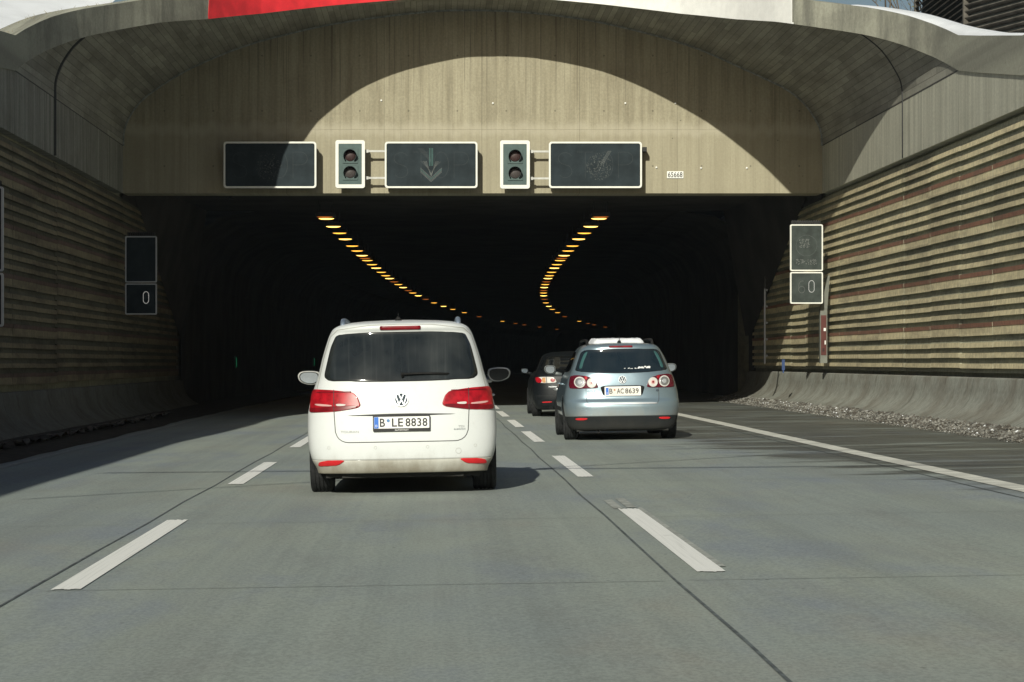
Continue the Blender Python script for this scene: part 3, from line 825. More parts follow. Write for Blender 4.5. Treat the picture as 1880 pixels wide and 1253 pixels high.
# ---- sodium lamps in two rows
def lamp(kind, loc, lab):
    r = empty('ceiling_lamp', loc, lab, 'lamp', 'sodium lamps in two rows under the tunnel ceiling')
    mb = MB(); mb.box((0, 0, .075), (.50, .26, .12)); mb.box((-.18, 0, .28), (.03, .03, .28)); mb.box((.18, 0, .28), (.03, .03, .28))
    mb.build('housing', 'steel_dark', r)
    mb = MB(); R = []
    for i in range(7):
        a = -pi/2+ (pi/2)*i/6
        R.append([(.215*cos(a)*cos(t), .10*cos(a)*sin(t), .020+.038*sin(a)) for t in [2*pi*k/16 for k in range(16)]])
    mb.grid(R, 0, closed=True); mb.build('diffuser', 'sodium_'+kind, r)
    return r
protos = {k: lamp(k, (0, 0, 5.15), 'x') for k in ('bright', 'mid', 'dim')}
LY = [(402.5, 'bright'), (417, 'bright'), (429, 'mid'), (440, 'bright'), (452.5, 'mid'), (461.5, 'mid'), (470, 'bright'), (475, 'dim'), (479, 'mid'), (486.5, 'mid'), (493, 'bright'), (500.5, 'mid'),
      (506.8, 'mid'), (512, 'bright'), (518, 'dim'), (523, 'mid'), (528.5, 'bright'), (534, 'dim'), (538.5, 'mid'), (543.6, 'bright'), (550, 'dim'), (556.6, 'mid'), (563, 'bright'),
      (568.5, 'mid'), (574.5, 'mid'), (582, 'dim'), (590.4, 'mid'), (594.5, 'dim'), (597, 'dim'), (601, 'dim'), (605, 'dim'), (399.3, 'dim')]
used = set()
names = {'bright': 'bright', 'mid': 'medium bright', 'dim': 'dim reddish'}
LL = sorted([(F*3.9/(664-y), k) for y, k in LY])
ordn = ['nearest', 'second', 'third', 'fourth', 'fifth', 'sixth', 'seventh', 'eighth', 'ninth', 'tenth', 'eleventh', 'twelfth', 'thirteenth', 'fourteenth', 'fifteenth',
        'sixteenth', 'seventeenth', 'eighteenth', 'nineteenth', 'twentieth']
for side, sn in ((-1, 'left'), (1, 'right')):
    for i, (Y, kd) in enumerate(LL):
        if kd in used: o = copy_tree(protos[kd])
        else: o = protos[kd]; used.add(kd)
        o.location = (bend(Y)+.77+side*3.73, Y, 5.15)
        if i < 20: o['label'] = '%s yellow sodium lamp, %s from the portal in the %s ceiling row' % (names[kd], ordn[i], sn)
        else: o['label'] = '%s sodium lamp, number %d from the portal in the %s ceiling row' % (names[kd], i+1, sn)
for o in [c for c in bpy.data.objects if c.name.startswith('ceiling_lamp') and c.location.y < 50]:
    for ch in list(o.children): bpy.data.objects.remove(ch)
    bpy.data.objects.remove(o)

# ceiling camera under the lintel on the left
r = empty('ceiling_camera', (-4.85, 60.2, 5.2), 'small dark camera hanging under the left end of the lintel', 'camera')
mb = MB(); mb.box((0, 0, .0), (.12, .3, .11)); mb.tube([(0, 0, .05), (0, 0, .5)], .02, 8); mb.build('housing', 'steel_dark', r)
mb = MB(); mb.lathe([(-.19, .001), (-.19, .04), (-.15, .045)], (0, 0, 0), 16, 0, 'Y'); mb.build('lens', 'ink_black', r)
# green escape-route lights
for i, (X, Y, lab) in enumerate(((-7.2, 88.0, 'thin green marker light on the left tunnel wall, nearer of two'), (-7.15, 126.0, 'thin green marker light on the left tunnel wall, farther of two'))):
    r = empty('marker_light', (X+bend(Y)+.02, Y, 1.05), lab, 'light', 'green marker lights on the left tunnel wall')
    mb = MB(); mb.box((-.03, 0, .17), (.06, .10, .42)); mb.build('housing', 'steel_dark', r)
    mb = MB(); mb.box((.013, -.052, .17), (.022, .012, .34)); mb.build('light_strip', 'green_light', r)

# ---- message signs and signals on the lintel
def dots(mb, path, pitch, r, mi, y, closed=False):
    P = path+[path[0]] if closed else path
    d = 0; acc = 0; pos = []
    for a, b in zip(P, P[1:]):
        L = math.dist(a, b); t = acc
        while t < L: pos.append((a[0]+(b[0]-a[0])*t/L, a[1]+(b[1]-a[1])*t/L)); t += pitch
        acc = t-L
    for x, z in pos: mb.disc((x, y, z), r, 6, 'Y', mi)
def glyph(ch):
    A = lambda cx, cz, rx, rz_, a0, a1, n=10: [(cx+rx*cos(radians(a0+(a1-a0)*k/n)), cz+rz_*sin(radians(a0+(a1-a0)*k/n))) for k in range(n+1)]
    return {'S': [A(.3, .75, .27, .23, 30, 270)+A(.3, .25, .27, .25, 90, -150)],
            'T': [[(0, 1), (.6, 1)], [(.3, 1), (.3, 0)]],
            'O': [A(.3, .5, .29, .5, 0, 360, 24)],
            'P': [[(.02, 0), (.02, 1), (.3, 1)]+A(.3, .75, .28, .25, 90, -90)+[(.02, .5)]],
            '6': [A(.38, .6, .34, .42, 80, 200)+A(.3, .28, .26, .28, 180, 540, 20)],
            '0': [A(.3, .72, .22, .28, 0, 180)+A(.3, .28, .22, .28, 180, 360)+[(.52, .72)]]}[ch]
def dot_text(mb, s_, x, z, wd, ht, gap, pitch, r, mi, y):
    for ch in s_:
        for g in glyph(ch): dots(mb, [(x+a*wd/.6, z+b*ht) for a, b in g], pitch, r, mi, y)
        x += wd+gap
def px(x, Y=58.55): return (x-795)/F*Y
def pz(y, Y=58.55): return 1.25+(664-y)/F*Y
YF = 58.5
def message_sign(x0, x1, y0, y1, lab, arrow):
    X0, X1, Z0, Z1 = px(x0), px(x1), pz(y1), pz(y0)
    cx = (X0+X1)/2; W, H = (X1-X0)/2, (Z1-Z0)
    r = empty('message_sign', (cx, YF, Z0), lab, 'sign', 'electronic message signs on the lintel')
    out, inn = rrect(-W, 0, W, H, .07), rrect(-W+.04, .04, W-.04, H-.04, .045)
    mb = MB(); mb.ring_y(out, inn, -.035, .05); mb.build('frame', 'frame_white', r)
    mb = MB(); mb.prism_y(rrect(-W+.02, .02, W-.02, H-.02, .06), .03, .30); mb.build('casing', 'steel_dark', r)
    mb = MB(); mb.prism_y(rrect(-W+.039, .039, W-.039, H-.039, .045), -.012, .028); mb.build('display', 'sign_black', r)
    mb = MB(); y = -.0150; h = .60; wd = .36; g = .11
    tot = 4*wd+3*g
    dot_text(mb, 'STOP', -tot/2, .24, wd, h, g, .026, .0065, 0, y)
    mb.build('lettering', ['sign_dot', 'sign_dot_green', 'sign_dot_pale', 'sign_smudge'], r, fixn=False); mb = MB()
    if arrow == 1:
        for k in range(5):
            dots(mb, [(-.23+.03*k, .62-.0*k), (.0, .39-.03*k+.0), (.23-.03*k, .62)], .03, .009, 0 if k < 2 else 2, y-.0005)
            dots(mb, [(-.30+.028*k, .92), (-.02+.028*k*.4, .62)], .03, .007, 0, y-.0005)
        m2 = MB()
        for dx in (-.035, 0, .035): dots(m2, [(dx, .92), (dx, .52)], .026, .010, 1, y-.001)
        m2.build('arrow_shaft', ['sign_dot', 'sign_dot_green'], r, fixn=False)
        for k in range(4): dots(mb, [(-.24, .46-.03*k), (0, .24-.03*k), (.24, .46-.03*k)], .026, .009, 1 if k == 1 else 2, y-.001)
    else:
        rnd = random.Random(int(x0))
        for k in range(260):
            a, q = rnd.uniform(0, 6.28), rnd.random()**.6
            mb.disc((-.02+.30*q*cos(a)+(.1 if arrow == 2 else 0), y-.0006, .5+.32*q*sin(a)), rnd.uniform(.004, .014), 5, 'Y', rnd.choice((0, 3, 3, 2) if q < .5 else (0, 3)))
        if arrow == 2: 
            for k in range(3): dots(mb, [(.30+.03*k, .86), (.12+.03*k, .56)], .024, .008, 2, y-.001)
    mb.build('arrow_head' if arrow == 1 else 'stain', ['sign_dot', 'sign_dot_green', 'sign_dot_pale', 'sign_smudge'], r, fixn=False)
    mb = MB()
    for a in (-W*.6, W*.6):
        for z in (H*.25, H*.8): mb.box((a, .40, z), (.07, .20, .07))
    mb.build('wall_bracket', 'galvanised', r)
    return r
message_sign(411, 581, 261, 346, 'black message sign on the left of the lintel, half in shadow with a faint P', 0)
message_sign(706.5, 876.5, 261, 346, 'middle black message sign with a faint STOP and green down arrow', 1)
message_sign(1007.5, 1178, 261, 346, 'rightmost black message sign on the lintel with a smudged centre', 2)
def signal(x0, x1, y0, y1, lab):
    X0, X1, Z0, Z1 = px(x0), px(x1), pz(y1), pz(y0)
    W, H = (X1-X0)/2, Z1-Z0
    r = empty('traffic_light', ((X0+X1)/2, YF, Z0), lab, 'traffic light', 'two-lamp traffic lights on the lintel')
    mb = MB(); mb.ring_y(rrect(-W, 0, W, H, .055), rrect(-W+.072, .085, W-.072, H-.085, .01), -.02, .02); mb.build('backboard', 'frame_white', r)
    mb = MB(); mb.prism_y(rrect(-W+.004, -.006, W-.004, H+.006, .05), .022, .035); mb.build('rim', 'steel_dark', r)
    mb = MB(); mb.box((0, .14, H/2), (2*W-.15, .30, H-.175)); mb.build('housing', 'signal_green', r)
    for cz, lm in ((H*.675, 'lens_red'), (H*.325, 'lens_grey')):
        mb = MB(); mb.prism_y(rrect(-.175, cz-.17, .175, cz+.17, .02), -.03, .0); mb.ring_y(rrect(-.182, cz-.176, .182, cz+.176, .02), rrect(-.172, cz-.166, .172, cz+.166, .015), -.034, -.008)
        door = mb.build('lamp_door', 'signal_green', r)
        mb = MB(); R = []
        for i in range(7):
            a = (pi/2)*i/6
            R.append([(.135*cos(a)*cos(t), -.032-.035*sin(a), cz+.135*cos(a)*sin(t)) for t in [2*pi*k/28 for k in range(28)]])
        mb.grid(R, 0, closed=True); mb.build('lens', lm, door)
        mb = MB(); R = []                                  # visor: cut-away tube
        for k in range(29):
            t = radians(-50+280*k/28); dp = .20*(1-((k-14)/14)**2*.92)
            R.append([(.150*cos(t), -.03, cz+.150*sin(t)), (.155*cos(t), -.03-dp, cz+.155*sin(t)-.02), (.147*cos(t), -.03-dp, cz+.147*sin(t)-.02), (.140*cos(t), -.03, cz+.140*sin(t))])
        mb.grid(R, 0, sm=True); mb.build('visor', 'signal_dark', door, fixn=False)
    for z in (H*.78, H*.22):
        mb = MB(); mb.box((W+.23, .14, z), (.47, .035, .045)); mb.box((W+.03, .14, z), (.10, .05, .07)); mb.build('bracket_arm', 'galvanised', r)
        mb = MB(); mb.box((0, .38, z), (.08, .22, .06)); mb.build('wall_bracket', 'steel_dark', r)
signal(616, 670, 258, 346, 'left two-lamp traffic light in a white board between the first two message signs')
signal(918, 972.5, 258.5, 347, 'right two-lamp traffic light in a white board between the last two message signs')
# number plate and fixings on the lintel
r = empty('number_plaque', (px(1239.5, YP), YP-.02, pz(328, YP)), 'small white plaque reading 65668 on the lintel', 'plaque')
mb = MB(); mb.box((0, 0, .085), (.385, .012, .165)); mb.build('plate', 'plaque_white', r)
mb = MB(); text_into(mb, '65668', 0, -.0085, .085, .34, .125, spacing=1.05); mb.build('lettering', 'ink_black', r, fixn=False)
mb = MB(); 
for (x, y) in ((1205, 308), (1287, 309), (1371, 309), (1148, 190), (905, 190), (700, 185), (1240, 190), (780, 335)):
    mb.lathe([(-.03, .001), (-.03, .022), (0, .024)], (px(x, YP), YP, pz(y, YP)), 10, 0, 'Y')
padopt(mb.build('anchor_bolt', 'plaque_white', portal))
mb = MB(); mb.box((px(1184), YP-.2, pz(274)), (.10, .4, .10)); mb.build('junction_box', 'steel_dark'); tag(bpy.data.objects['junction_box'], 'small grey box beside the top right corner of the rightmost message sign', 'box')

# ---- side signs
def side_sign(x0, x1, y0, ym, y1, Y, lab, frame, digits, lit, top=True, fins=True, smud=True):
    X0, X1 = px(x0, Y), px(x1, Y); Z0, Zm, Z1 = pz(y1, Y), pz(ym, Y), pz(y0, Y)
    W = (X1-X0)/2
    r = empty('speed_sign', ((X0+X1)/2, Y, Z0), lab, 'sign', 'double electronic signs beside the lanes')
    for a, b, nm in ((0, Zm-Z0-.012, 'lower_panel'), (Zm-Z0+.012, Z1-Z0, 'upper_panel')):
        mb = MB(); mb.prism_y(rrect(-W+.02, a+.02, W-.02, b-.02, .03), -.012, .16)
        p = mb.build(nm, 'sign_grey' if smud else 'sign_black', r)
        mb = MB(); mb.ring_y(rrect(-W, a, W, b, .035), rrect(-W+.028, a+.028, W-.028, b-.028, .02), -.03, .06); mb.build('frame', frame, p)
        mb = MB()
        if nm == 'lower_panel':
            dot_text(mb, '0', .03, (b-a)*.36, .17, .27, 0, .022, .0085, 1 if lit else 0, -.0155)
            if digits == '60': dot_text(mb, '6', -.19, (b-a)*.34, .16, .27, 0, .022, .007, 2, -.0155)
        elif smud:
            dots(mb, [(.24*cos(t), (b+a)/2+.05+.24*sin(t)) for t in [2*pi*k/30 for k in range(31)]], .028, .006, 2, -.0155)
            rnd = random.Random(4)
            for k in range(90): mb.disc((rnd.uniform(-.16, .06), -.016, (b+a)/2+.05+rnd.uniform(-.06, .15)), rnd.uniform(.005, .014), 5, 'Y', 2)
            for k in range(90): mb.disc((rnd.uniform(-.24, .24), -.016, a+.2+rnd.uniform(-.05, .07)), rnd.uniform(.005, .012), 5, 'Y', 2)
        if mb.v: mb.build('dot_matrix', ['sign_dot_pale', 'lit_dot', 'sign_dot_pale' if smud else 'sign_dot'], p, fixn=False)
    mb = MB()
    if fins:
        for k in range(13): mb.box((-W+.06+(2*W-.12)*k/12, .05, Z1-Z0+.05), (.012, .10, .10))
        mb.box((0, .09, Z1-Z0+.03), (2*W-.08, .02, .12)); mb.build('top_grille', 'steel_dark', r)
    mb = MB()
    s_ = 1 if X0 > 0 else -1
    for z in (.3, (Z1-Z0)*.6, Z1-Z0-.15): mb.box((s_*(W-.10), .20, z), (.28, .08, .05))
    mb.build('wall_bracket', 'steel_dark', r)
side_sign(1450.5, 1510.5, 412.5, 499, 558, 57.6, 'double sign on the right wall, unlit symbol above a faint 60', 'frame_white', '60', True)
side_sign(230, 288, 434, 520, 578, 57.6, 'double sign in the shade on the left wall, only a lit 0 showing', 'frame_grey', '0', True, smud=False)
side_sign(-84, 6, 343, 500, 600, 38.0, 'double sign cut by the left edge, nearer than the other left sign', 'frame_grey', '', False, smud=False)
for o in [c for c in bpy.data.objects if c.type == 'MESH' and c.name.startswith('dot_matrix') and c.parent and c.parent.parent and abs(c.parent.parent.location.y-38) < .1]: bpy.data.objects.remove(o)
# emergency cabinet under the right sign
r = empty('emergency_cabinet', (9.03, 58.0, px(0)*0+pz(665, 58.0)), 'narrow grey and red emergency cabinet on the right wall below the double sign', 'cabinet')
mb = MB(); mb.box((0, 0, .60), (.16, .20, 1.25)); mb.prism_y([(-.08, 1.22), (.08, 1.22), (.14, 2.0), (.10, 2.0)], -.1, .0); mb.build('body', 'cabinet_grey', r)
mb = MB(); mb.box((-.004, -.107, .62), (.125, .012, .92)); mb.build('door', 'rust_red', r)
mb = MB(); mb.box((.02, -.118, .75), (.05, .008, .07)); mb.box((.03, -.118, .45), (.025, .008, .09)); mb.build('badge', 'plaque_white', r)
mb = MB(); mb.box((-.01, -.118, .30), (.05, .008, .02)); mb.box((-.01, -.118, .26), (.05, .008, .02)); mb.build('grille', 'ink_black', r)
# slim post further in, blue tag at the wall foot
r = empty('guide_post', (px(1404, 63.5), 63.5, pz(668, 63.5)), 'thin dark vertical rail inside the right tunnel mouth', 'rail')
hp = (668-508)/F*63.5
mb = MB(); mb.box((0, 0, hp/2), (.04, .05, hp)); mb.build('post', 'steel_dark', r)
mb = MB()
for k in range(5): mb.box((.05, -.01, .2+hp*k/5.3), (.035, .03, .05))
mb.build('clip', 'steel_dark', r)
mb = MB(); mb.box((0, 0, .13), (.07, .05, .26)); mb.box((0, 0, .0), (.03, .03, .14)); o = mb.build('marker_tag', 'blue_plastic', loc=(px(1438, 61), 61, pz(680, 61))); tag(o, 'small blue tag near the foot of the right wall in the portal shadow', 'tag')

# ---- outside: snow bank on the left, embankment right, louvred fence, trees
def bank_h(x, y):
    return interp(LTOP+[(45, 6.3)], y)+.35+max(0, -x-8)*(.35 if y > 40 else .05)+max(0, y-50)*.36
mb = MB(); rows_ = []
for i in range(26):
    y = -40+8*i; rows_.append([(x, y, bank_h(x, y)+.25*sin(x*.7+y*.31)*(1 if x < -9 else 0)) for x in (-7.7+max(0, y-56)*.12, -8.4, -10, -13, -18, -28, -60, -160)])
mb.grid(rows_); tag(mb.build('snow_bank', 'snow'), kind='structure')
mb = MB(); rows_ = []
for i in range(26):
    y = -40+8*i
    rows_.append([(x, y, (5.35 if y < 44 else 6.0)+max(0, x-12)*.02) for x in (9.5, 11, 14, 25, 60, 160)])
mb.grid(rows_); tag(mb.build('embankment', 'snow'), kind='structure')
# grass on the left parapet
rnd = random.Random(11); mb = MB()
for _ in range(500):
    i = rnd.randrange(0, len(rim)-1); p = rim[i]
    if not (p[0] < -5.9 or (p[0] < -5 and rnd.random() < .3)): continue
    x, y, z = p[0]-rnd.uniform(.05, .45), p[1]+rnd.uniform(0, .3), p[2]+fh(p[2])-.02
    h = rnd.uniform(.03, .09); dx, dy = rnd.uniform(-.09, .09), rnd.uniform(-.05, .05)
    mb.quad((x-.006, y, z), (x+.006, y, z), (x+dx+.001, y+dy, z+h), (x+dx-.001, y+dy, z+h))
o = mb.build('dry_grass', 'dry_grass', fixn=False); tag(o, 'short dry grass along the top of the left portal parapet', 'grass', kind='stuff')

r = empty('louvred_fence', (11.9, 56, 5.4), 'dark slatted timber screen standing above the right end of the portal', 'fence')
def louvre(ax, ay, bx, by):
    mb = MB(); L = math.hypot(bx-ax, by-ay); ux, uy = (bx-ax)/L, (by-ay)/L
    rot = Matrix.Rotation(math.atan2(uy, ux), 3, 'Z') @ Matrix.Rotation(radians(-35), 3, 'X')
    z = 6.2; k = 0
    while z < 12.6:
        mb.box(((ax+bx)/2-11.9, (ay+by)/2-56, z-5.4), (L, .10, .030), 0, rot); z += .142; k += 1
    mb.build('slat_panel', 'louvre_timber', r)
    mb = MB(); rz_ = Matrix.Rotation(math.atan2(uy, ux), 3, 'Z')
    nx, ny = -uy, ux
    s_ = 1 if (nx*1+ny*.5) > 0 else -1
    mb.box(((ax+bx)/2-11.9+s_*nx*.16, (ay+by)/2-56+s_*ny*.16, 3.7), (L, .03, 7.3), 0, rz_); mb.build('backing_board', 'louvre_shadow', r)
louvre(11.9, 56, 12.0, 62.2); louvre(11.9, 56, 13.35, 51.0)
for X, Y in ((11.9, 56), (12.0, 62.2), (13.35, 51.0)):
    mb = MB(); mb.box((X-11.9, Y-56, 3.6), (.11, .11, 7.3)); mb.build('post', 'louvre_timber', r)

def bare_tree(name, loc, H, seed, lab, leafmat=None, nleaf=0, depth=5):
    rnd = random.Random(seed); r = empty(name, loc, lab, 'tree'); tb = MB(); cb = MB(); tips = []
    def grow(p, d, L, rad, lv):
        n = 4; pts = [p]; q = Vector(p); dd = Vector(d)
        for k in range(n):
            dd = (dd+Vector((rnd.uniform(-.16, .16), rnd.uniform(-.16, .16), rnd.uniform(-.02, .1)))).normalized(); q = q+dd*L/n; pts.append(q.copy())
        rs = [rad*(1-.45*k/n) for k in range(n+1)]
        (tb if lv == 0 else cb).tube(pts, rs, 6 if lv < 2 else 4, 0, caps=False)
        if lv >= depth: tips.append(q.copy()); return
        for k in range(rnd.choice((2, 3, 3)) if lv else 6):
            s_ = pts[rnd.randint(2, n)] if k else pts[-1]
            a = rnd.uniform(0, 2*pi); sp = rnd.uniform(.35, .75)
            nd = (dd+Vector((cos(a)*sp, sin(a)*sp, rnd.uniform(-.1, .35)))).normalized()
            grow(s_, nd, L*rnd.uniform(.6, .8), rad*.5, lv+1)
            tips.append(Vector(s_))
    grow(Vector((0, 0, 0)), Vector((0, 0, 1)), H*.36, H*.014, 0)
    tb.build('trunk', 'bark', r, fixn=False); cb.build('crown', 'bark', r, fixn=False)
    if leafmat:
        lb = MB()
        for _ in range(nleaf):
            p = rnd.choice(tips)+Vector([rnd.gauss(0, .22) for _ in range(3)]); a = Vector([rnd.uniform(-1, 1) for _ in range(3)]).normalized()*rnd.uniform(.03, .06); b = a.orthogonal().normalized()*rnd.uniform(.02, .04)
            lb.quad(p-a, p-b, p+a, p+b)
        lb.build('foliage', leafmat, r, fixn=False)
bare_tree('bare_tree', (15.3, 80, 6.0), 10.5, 5, 'pale bare twiggy tree rising behind the parapet, left of the slatted screen', 'leaf_yellow', 260)
bare_tree('evergreen_shrub', (12.5, 63.8, 6.0), 8.4, 9, 'dark leafy shrub with yellowish leaves at the left end of the slatted screen', 'leaf_yellow', 2600, 4)

# service pipe crossing high above the road, behind the camera's view; its shadow falls on the lanes
mb = MB(); mb.tube([(-7.6, 14.6, 7.0), (9.6, 14.6, 6.0)], .036, 8); o = mb.build('overhead_pipe', 'galvanised'); tag(o, 'thin pipe crossing high over the road above the frame', 'pipe')
mb = MB(); mb.tube([(-7.6, 9.0, 7.0), (9.6, 26.6, 6.6)], .022, 8); o = mb.build('overhead_cable', 'steel_dark'); tag(o, 'slanting cable crossing over the road above the frame', 'cable')

# ================================================================== vehicles
class Car:
    """local frame: x right, y forward, rear bumper at y=0, wheels on z=0"""
    def __init__(s, T, n=3.0, taper=.05):
        s.T = T; s.n = n; s.taper = taper         # rows: z, halfwidth, y_rear, y_front, R_rear
    def p(s, z): return [pchip(s.T, z, k) for k in (1, 2, 3, 4)]
    def ry(s, x, z, off=0.0):
        w, yr, yf, R = s.p(z); u = min(abs(x)/w, .9995)
        return yr+R*(1-(1-u**s.n)**(1/s.n))-off
    def sx(s, y, z):
        w, yr, yf, R = s.p(z)
        if y < yr+R:
            t = min(max((yr+R-y)/R, 0), 1); return w*(1-t**s.n)**(1/s.n)
        u = (y-(yr+R))/max(.01, (yf-.5-yr-R)); u = min(max(u, 0), 1)
        return w*(1-s.taper*max(0, (u-.45)/.55)**2)
    def outline(s, z, na=18, nsd=26, nf=10):
        w, yr, yf, R = s.p(z); P = []
        for k in range(na+1):
            a = (pi/2)*k/na
            P.append((w*sin(a)**(2/s.n), yr+R*(1-cos(a)**(2/s.n))))
        Rf = min(.55, (yf-yr)*.3); ya, yb = yr+R, yf-Rf
        for k in range(1, nsd+1):
            y = ya+(yb-ya)*k/nsd; P.append((s.sx(y, z) if yb > ya else w, y))
        wf = P[-1][0]
        for k in range(1, nf+1):
            a = (pi/2)*k/nf; P.append((wf*cos(a)**.8 if k < nf else 0.0, yb+Rf*sin(a)**.8))
        L = [(-x, y) for x, y in P[::-1][1:-1]]
        return P+L
    def loft(s, z0, z1, n, name, mat, parent, arches=None, cap_top=True):
        mb = MB(); zs = [z0+(z1-z0)*k/n for k in range(n+1)]
        R = [[(x, y, z) for x, y in s.outline(z)] for z in zs]
        b = mb.grid(R, 0, closed=True); m = len(R[0])
        mb.face([b+k for k in range(m)][::-1]); mb.face([b+n*m+k for k in range(m)])
        o = mb.build(name, mat, parent)
        if arches:
            cb = MB()
            for (y, z, r_) in arches:
                for sd_ in (-1, 1):
                    xa, xb = (.52, 1.2) if sd_ > 0 else (-1.2, -.52)
                    i = len(cb.v); N = 36
                    for X in (xa, xb): cb.v += [(X, y+r_*cos(2*pi*k/N), z+r_*sin(2*pi*k/N)) for k in range(N)]
                    cb.face([i+k for k in range(N)]); cb.face([i+N+k for k in range(N)][::-1])
                    for k in range(N): cb.face((i+k, i+(k+1) % N, i+N+(k+1) % N, i+N+k))
            c = cb.build('cutter', 'black_plastic'); c.parent = parent
            md = o.modifiers.new('arch', 'BOOLEAN'); md.object = c; md.operation = 'DIFFERENCE'; md.solver = 'EXACT'
            try: md.material_mode = 'TRANSFER'
            except Exception: pass
            bpy.context.view_layer.update()
            dg = bpy.context.evaluated_depsgraph_get(); me = bpy.data.meshes.new_from_object(o.evaluated_get(dg))
            o.modifiers.clear(); old = o.data; o.data = me; me.name = name; bpy.data.meshes.remove(old)
            bpy.data.objects.remove(c)
        return o
    def patch(s, poly, name, mat, parent, off=.004, nz=22, nx=16, side=0, th=.02):
        """polygon (x,z) on the tail, or (y,z) on a flank when side=+-1"""
        zs = [p[1] for p in poly]; z0, z1 = min(zs)+1e-4, max(zs)-1e-4; mb = MB(); G = []
        for i in range(nz+1):
            t = i/nz; z = z0+(z1-z0)*(.5-.5*cos(pi*t)); xs = []
            for a, b in zip(poly, poly[1:]+poly[:1]):
                if (a[1]-z)*(b[1]-z) <= 0 and a[1] != b[1]: xs.append(a[0]+(b[0]-a[0])*(z-a[1])/(b[1]-a[1]))
            x0, x1 = min(xs), max(xs); row = []
            for j in range(nx+1):
                x = x0+(x1-x0)*j/nx
                row.append(s.surf(x, z, off, side))
            G.append(row)
        mb.grid(G, 0, sm=True)
        # thickness: a skirt going inwards
        ring = [G[0][j] for j in range(nx+1)]+[G[i][nx] for i in range(1, nz+1)]+[G[nz][j] for j in range(nx-1, -1, -1)]+[G[i][0] for i in range(nz-1, 0, -1)]
        ins = [(p[0], p[1]+th, p[2]) if side == 0 else (p[0]-side*th, p[1], p[2]) for p in ring]
        mb.grid([ring+[ring[0]], ins+[ins[0]]], 0, sm=False)
        return mb.build(name, mat, parent)
    def surf(s, x, z, off, side=0):
        if side: return (side*(s.sx(x, z)+off), x, z)
        e = .01
        gx = (s.ry(x+e, z)-s.ry(x-e, z))/(2*e); gz = (s.ry(x, z+e)-s.ry(x, z-e))/(2*e)
        L = sqrt(1+gx*gx+gz*gz)
        return (x+gx/L*off, s.ry(x, z)-off/L, z+gz/L*off)
    def line(s, pts, wd, name, mat, parent, off=.003, side=0):
        mb = MB(); rows = []
        P = []
        for a, b in zip(pts, pts[1:]):
            n = max(1, int(math.dist(a, b)/.03))
            P += [(a[0]+(b[0]-a[0])*k/n, a[1]+(b[1]-a[1])*k/n) for k in range(n)]
        P.append(pts[-1])
        for i, p in enumerate(P):
            a, b = P[max(i-1, 0)], P[min(i+1, len(P)-1)]; dx, dz = b[0]-a[0], b[1]-a[1]; L = math.hypot(dx, dz) or 1
            nx, nz = -dz/L*wd/2, dx/L*wd/2
            rows.append([s.surf(p[0]+nx, p[1]+nz, off, side), s.surf(p[0]-nx, p[1]-nz, off, side)])
        mb.grid(rows, 0, sm=False); return mb.build(name, mat, parent, fixn=False)
    def text(s, txt, cx, cz, wd, ht, name, mat, parent, off=.005):
        V, Fc = text_geo(txt, wd, ht); mb = MB()
        mb.v = [s.surf(cx+x, cz+z, off) for x, z in V]
        for f in Fc: mb.face(f)
        return mb.build(name, mat, parent, fixn=False)

def wheel(parent, x, y, r, wd, rimmat='alloy'):
    sd_ = 1 if x > 0 else -1
    h = wd/2; mb = MB()
    prof = [(-h*.75, r*.62), (-h, r*.70), (-h, r*.90), (-h*.93, r*.965), (-h*.80, r*.992)]
    for g in (-.5, -.17, .17, .5):
        prof += [(h*(g-.07), r), (h*(g-.055), r-.008), (h*(g+.055), r-.008), (h*(g+.07), r)]
    prof += [(h*.80, r*.992), (h*.93, r*.965), (h, r*.90), (h, r*.70), (h*.75, r*.62)]
    mb.lathe(prof, (0, 0, 0), 48, sm=False)
    w_ = mb.build('wheel', 'rubber', parent); w_.location = (x, y, r)
    mb = MB(); mb.lathe([(sd_*h*.72, r*.64), (sd_*h*.80, r*.60), (sd_*h*.45, r*.56), (sd_*h*.40, .001)], (0, 0, 0), 32, sm=False)
    for k in range(7):
        a = 2*pi*k/7; rot = Matrix.Rotation(a, 3, 'X'); mb.box(rot @ Vector((sd_*h*.62, 0, r*.32)), (.03, .055, r*.50), 0, rot)
    mb.lathe([(sd_*h*.40, .075), (sd_*h*.80, .06), (sd_*h*.80, .001)], (0, 0, 0), 16)
    mb.lathe([(-sd_*h*.6, r*.63), (-sd_*h*.3, .001)], (0, 0, 0), 24)
    mb.build('rim', rimmat, w_)
    return w_
